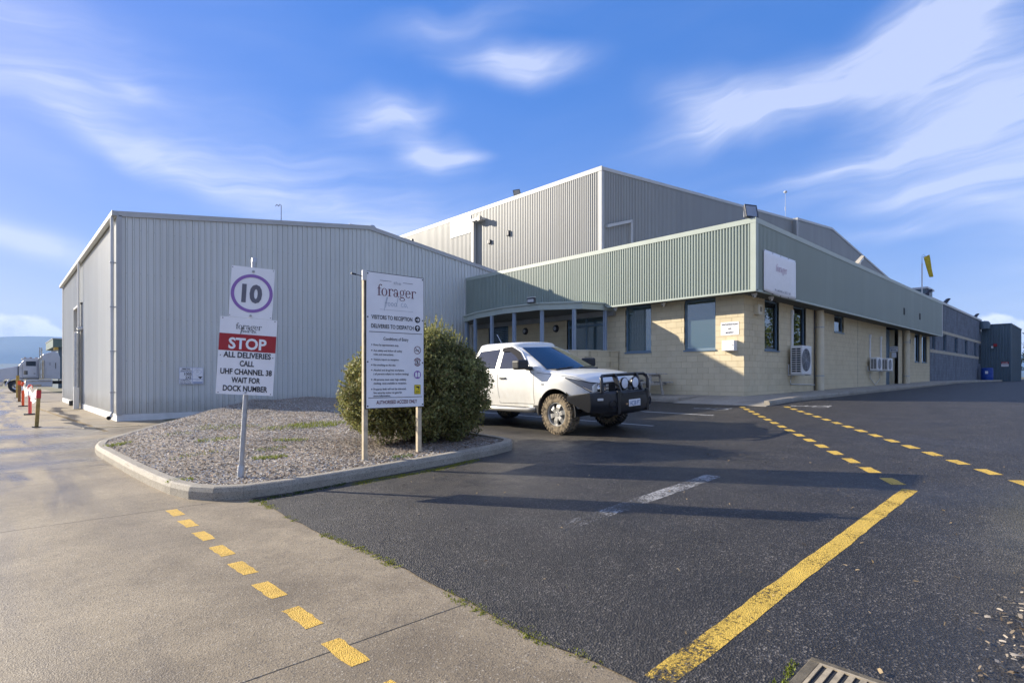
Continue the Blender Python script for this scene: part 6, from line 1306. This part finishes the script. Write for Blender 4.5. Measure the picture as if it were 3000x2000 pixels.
for x in (-.66, .66):
    for s in (-1, 1): MB().prism([(s * .20, .72), (s * .28, .72), (s * .52, 0), (s * .43, 0)], x - .02, x + .02, 'x').build('leg', MT['oldtimber'], PN)
    mbox(x + .02, x + .06, -.74, .74, .36, .43).build('seat_bearer', MT['oldtimber'], PN); mbox(x + .02, x + .06, -.34, .34, .64, .72).build('top_bearer', MT['oldtimber'], PN); MB().prism([(x, .38), (x - .05 * (1 if x > 0 else -1), .38), (x * .25, .70), (x * .35, .70)], -.03, .03, 'y').build('brace', MT['oldtimber'], PN)
BD = thing('blue_drum', 'blue plastic drum standing by the end of the blue grey wall', 'drum', (64.3, 7.2, hz(64) + PZ)); MB().lathe([(0, 0), (.40, 0), (.43, .04), (.43, .30), (.45, .32), (.45, .36), (.43, .38), (.43, .66), (.45, .68), (.45, .72), (.43, .74), (.42, 1.05), (.38, 1.08), (0, 1.06)], 28, 'z').build('body', MT['blue'], BD, smooth=40)
mbox(-.45, -.435, -.12, .08, .55, .78).build('sticker', MT['white_sign'], BD)
WS = thing('windsock', 'limp yellow windsock on a thin pole above the parapet', 'windsock', (39.95, 7.4, 5.95)); MB().tube([(0, 0, 0), (0, 0, 2.15)], .032, 8).build('pole', MT['pipegrey'], WS); MB().tube([(0, 0, 2.15), (0, 0, 2.55), (.02, -.05, 2.66), (.05, -.18, 2.52)], .010, 6).build('arm', MT['darkmetal'], WS)
def sockf(u, v): a = 2 * math.pi * u; r = (.155 - .045 * v) * (1 + .15 * math.sin(3 * a + 4 * v)); return (.05 + r * math.cos(a), -.20 - .24 * v ** .9 + r * math.sin(a) * .85, 2.50 - 1.20 * v - .10 * math.sin(a) * (1 - v))
MB().sheet(sockf, 20, 10).build('sock', MT['sock'], WS, smooth=60)
MB().lathe([(.145, -.012), (.165, 0), (.145, .012)], 16, 'z', (.05, -.20, 2.50)).build('hoop', MT['darkmetal'], WS)
PB = thing('porch_shrub', 'thin flowering shrub inside the porch wall', 'shrub', (15.6, 17.2, .7))
mb = MB(); pts_, dd = [], []
for k in range(16):
    a = random.uniform(0, 6.28); L = random.uniform(1.5, 2.05); x, y = .5 * math.cos(a), .7 * math.sin(a); mb.tube([(0, 0, 0), (x * .5, y * .5, L * .6), (x, y, L)], [.015, .01, .004], 4)
    for q in range(26): f = random.uniform(.5, 1); pts_.append((x * f + random.gauss(0, .04), y * f + random.gauss(0, .04), L * f + random.gauss(0, .03))); dd.append((0, 0, .5))
mb.build('stem', bark, PB); leaf_cloud(np.array(pts_), np.array(dd), .035, np.tile([[.10, .12, .04]], (len(pts_), 1)) * rng.uniform(.5, 1.6, (len(pts_), 1)), 'leaves', PB)

for o in bpy.data.objects:
    if 'w' in o: del o['w']

# ---------------------------------------------------------------- the air
hzb = mbox(-8300, 8300, -8300, 8300, -9, 420).build('haze', None); tag(hzb, 'thin blue haze in front of the far hills', 'haze', kind='stuff')
hm = bpy.data.materials.new('haze'); hm.use_nodes = True; hm.node_tree.nodes.clear()
pv = hm.node_tree.nodes.new('ShaderNodeVolumePrincipled'); pv.inputs['Density'].default_value = 1.5e-4; pv.inputs['Color'].default_value = (.30, .55, 1, 1); pv.inputs['Anisotropy'].default_value = 0.0
ho = hm.node_tree.nodes.new('ShaderNodeOutputMaterial'); hm.node_tree.links.new(pv.outputs[0], ho.inputs['Volume']); hzb.data.materials.append(hm)
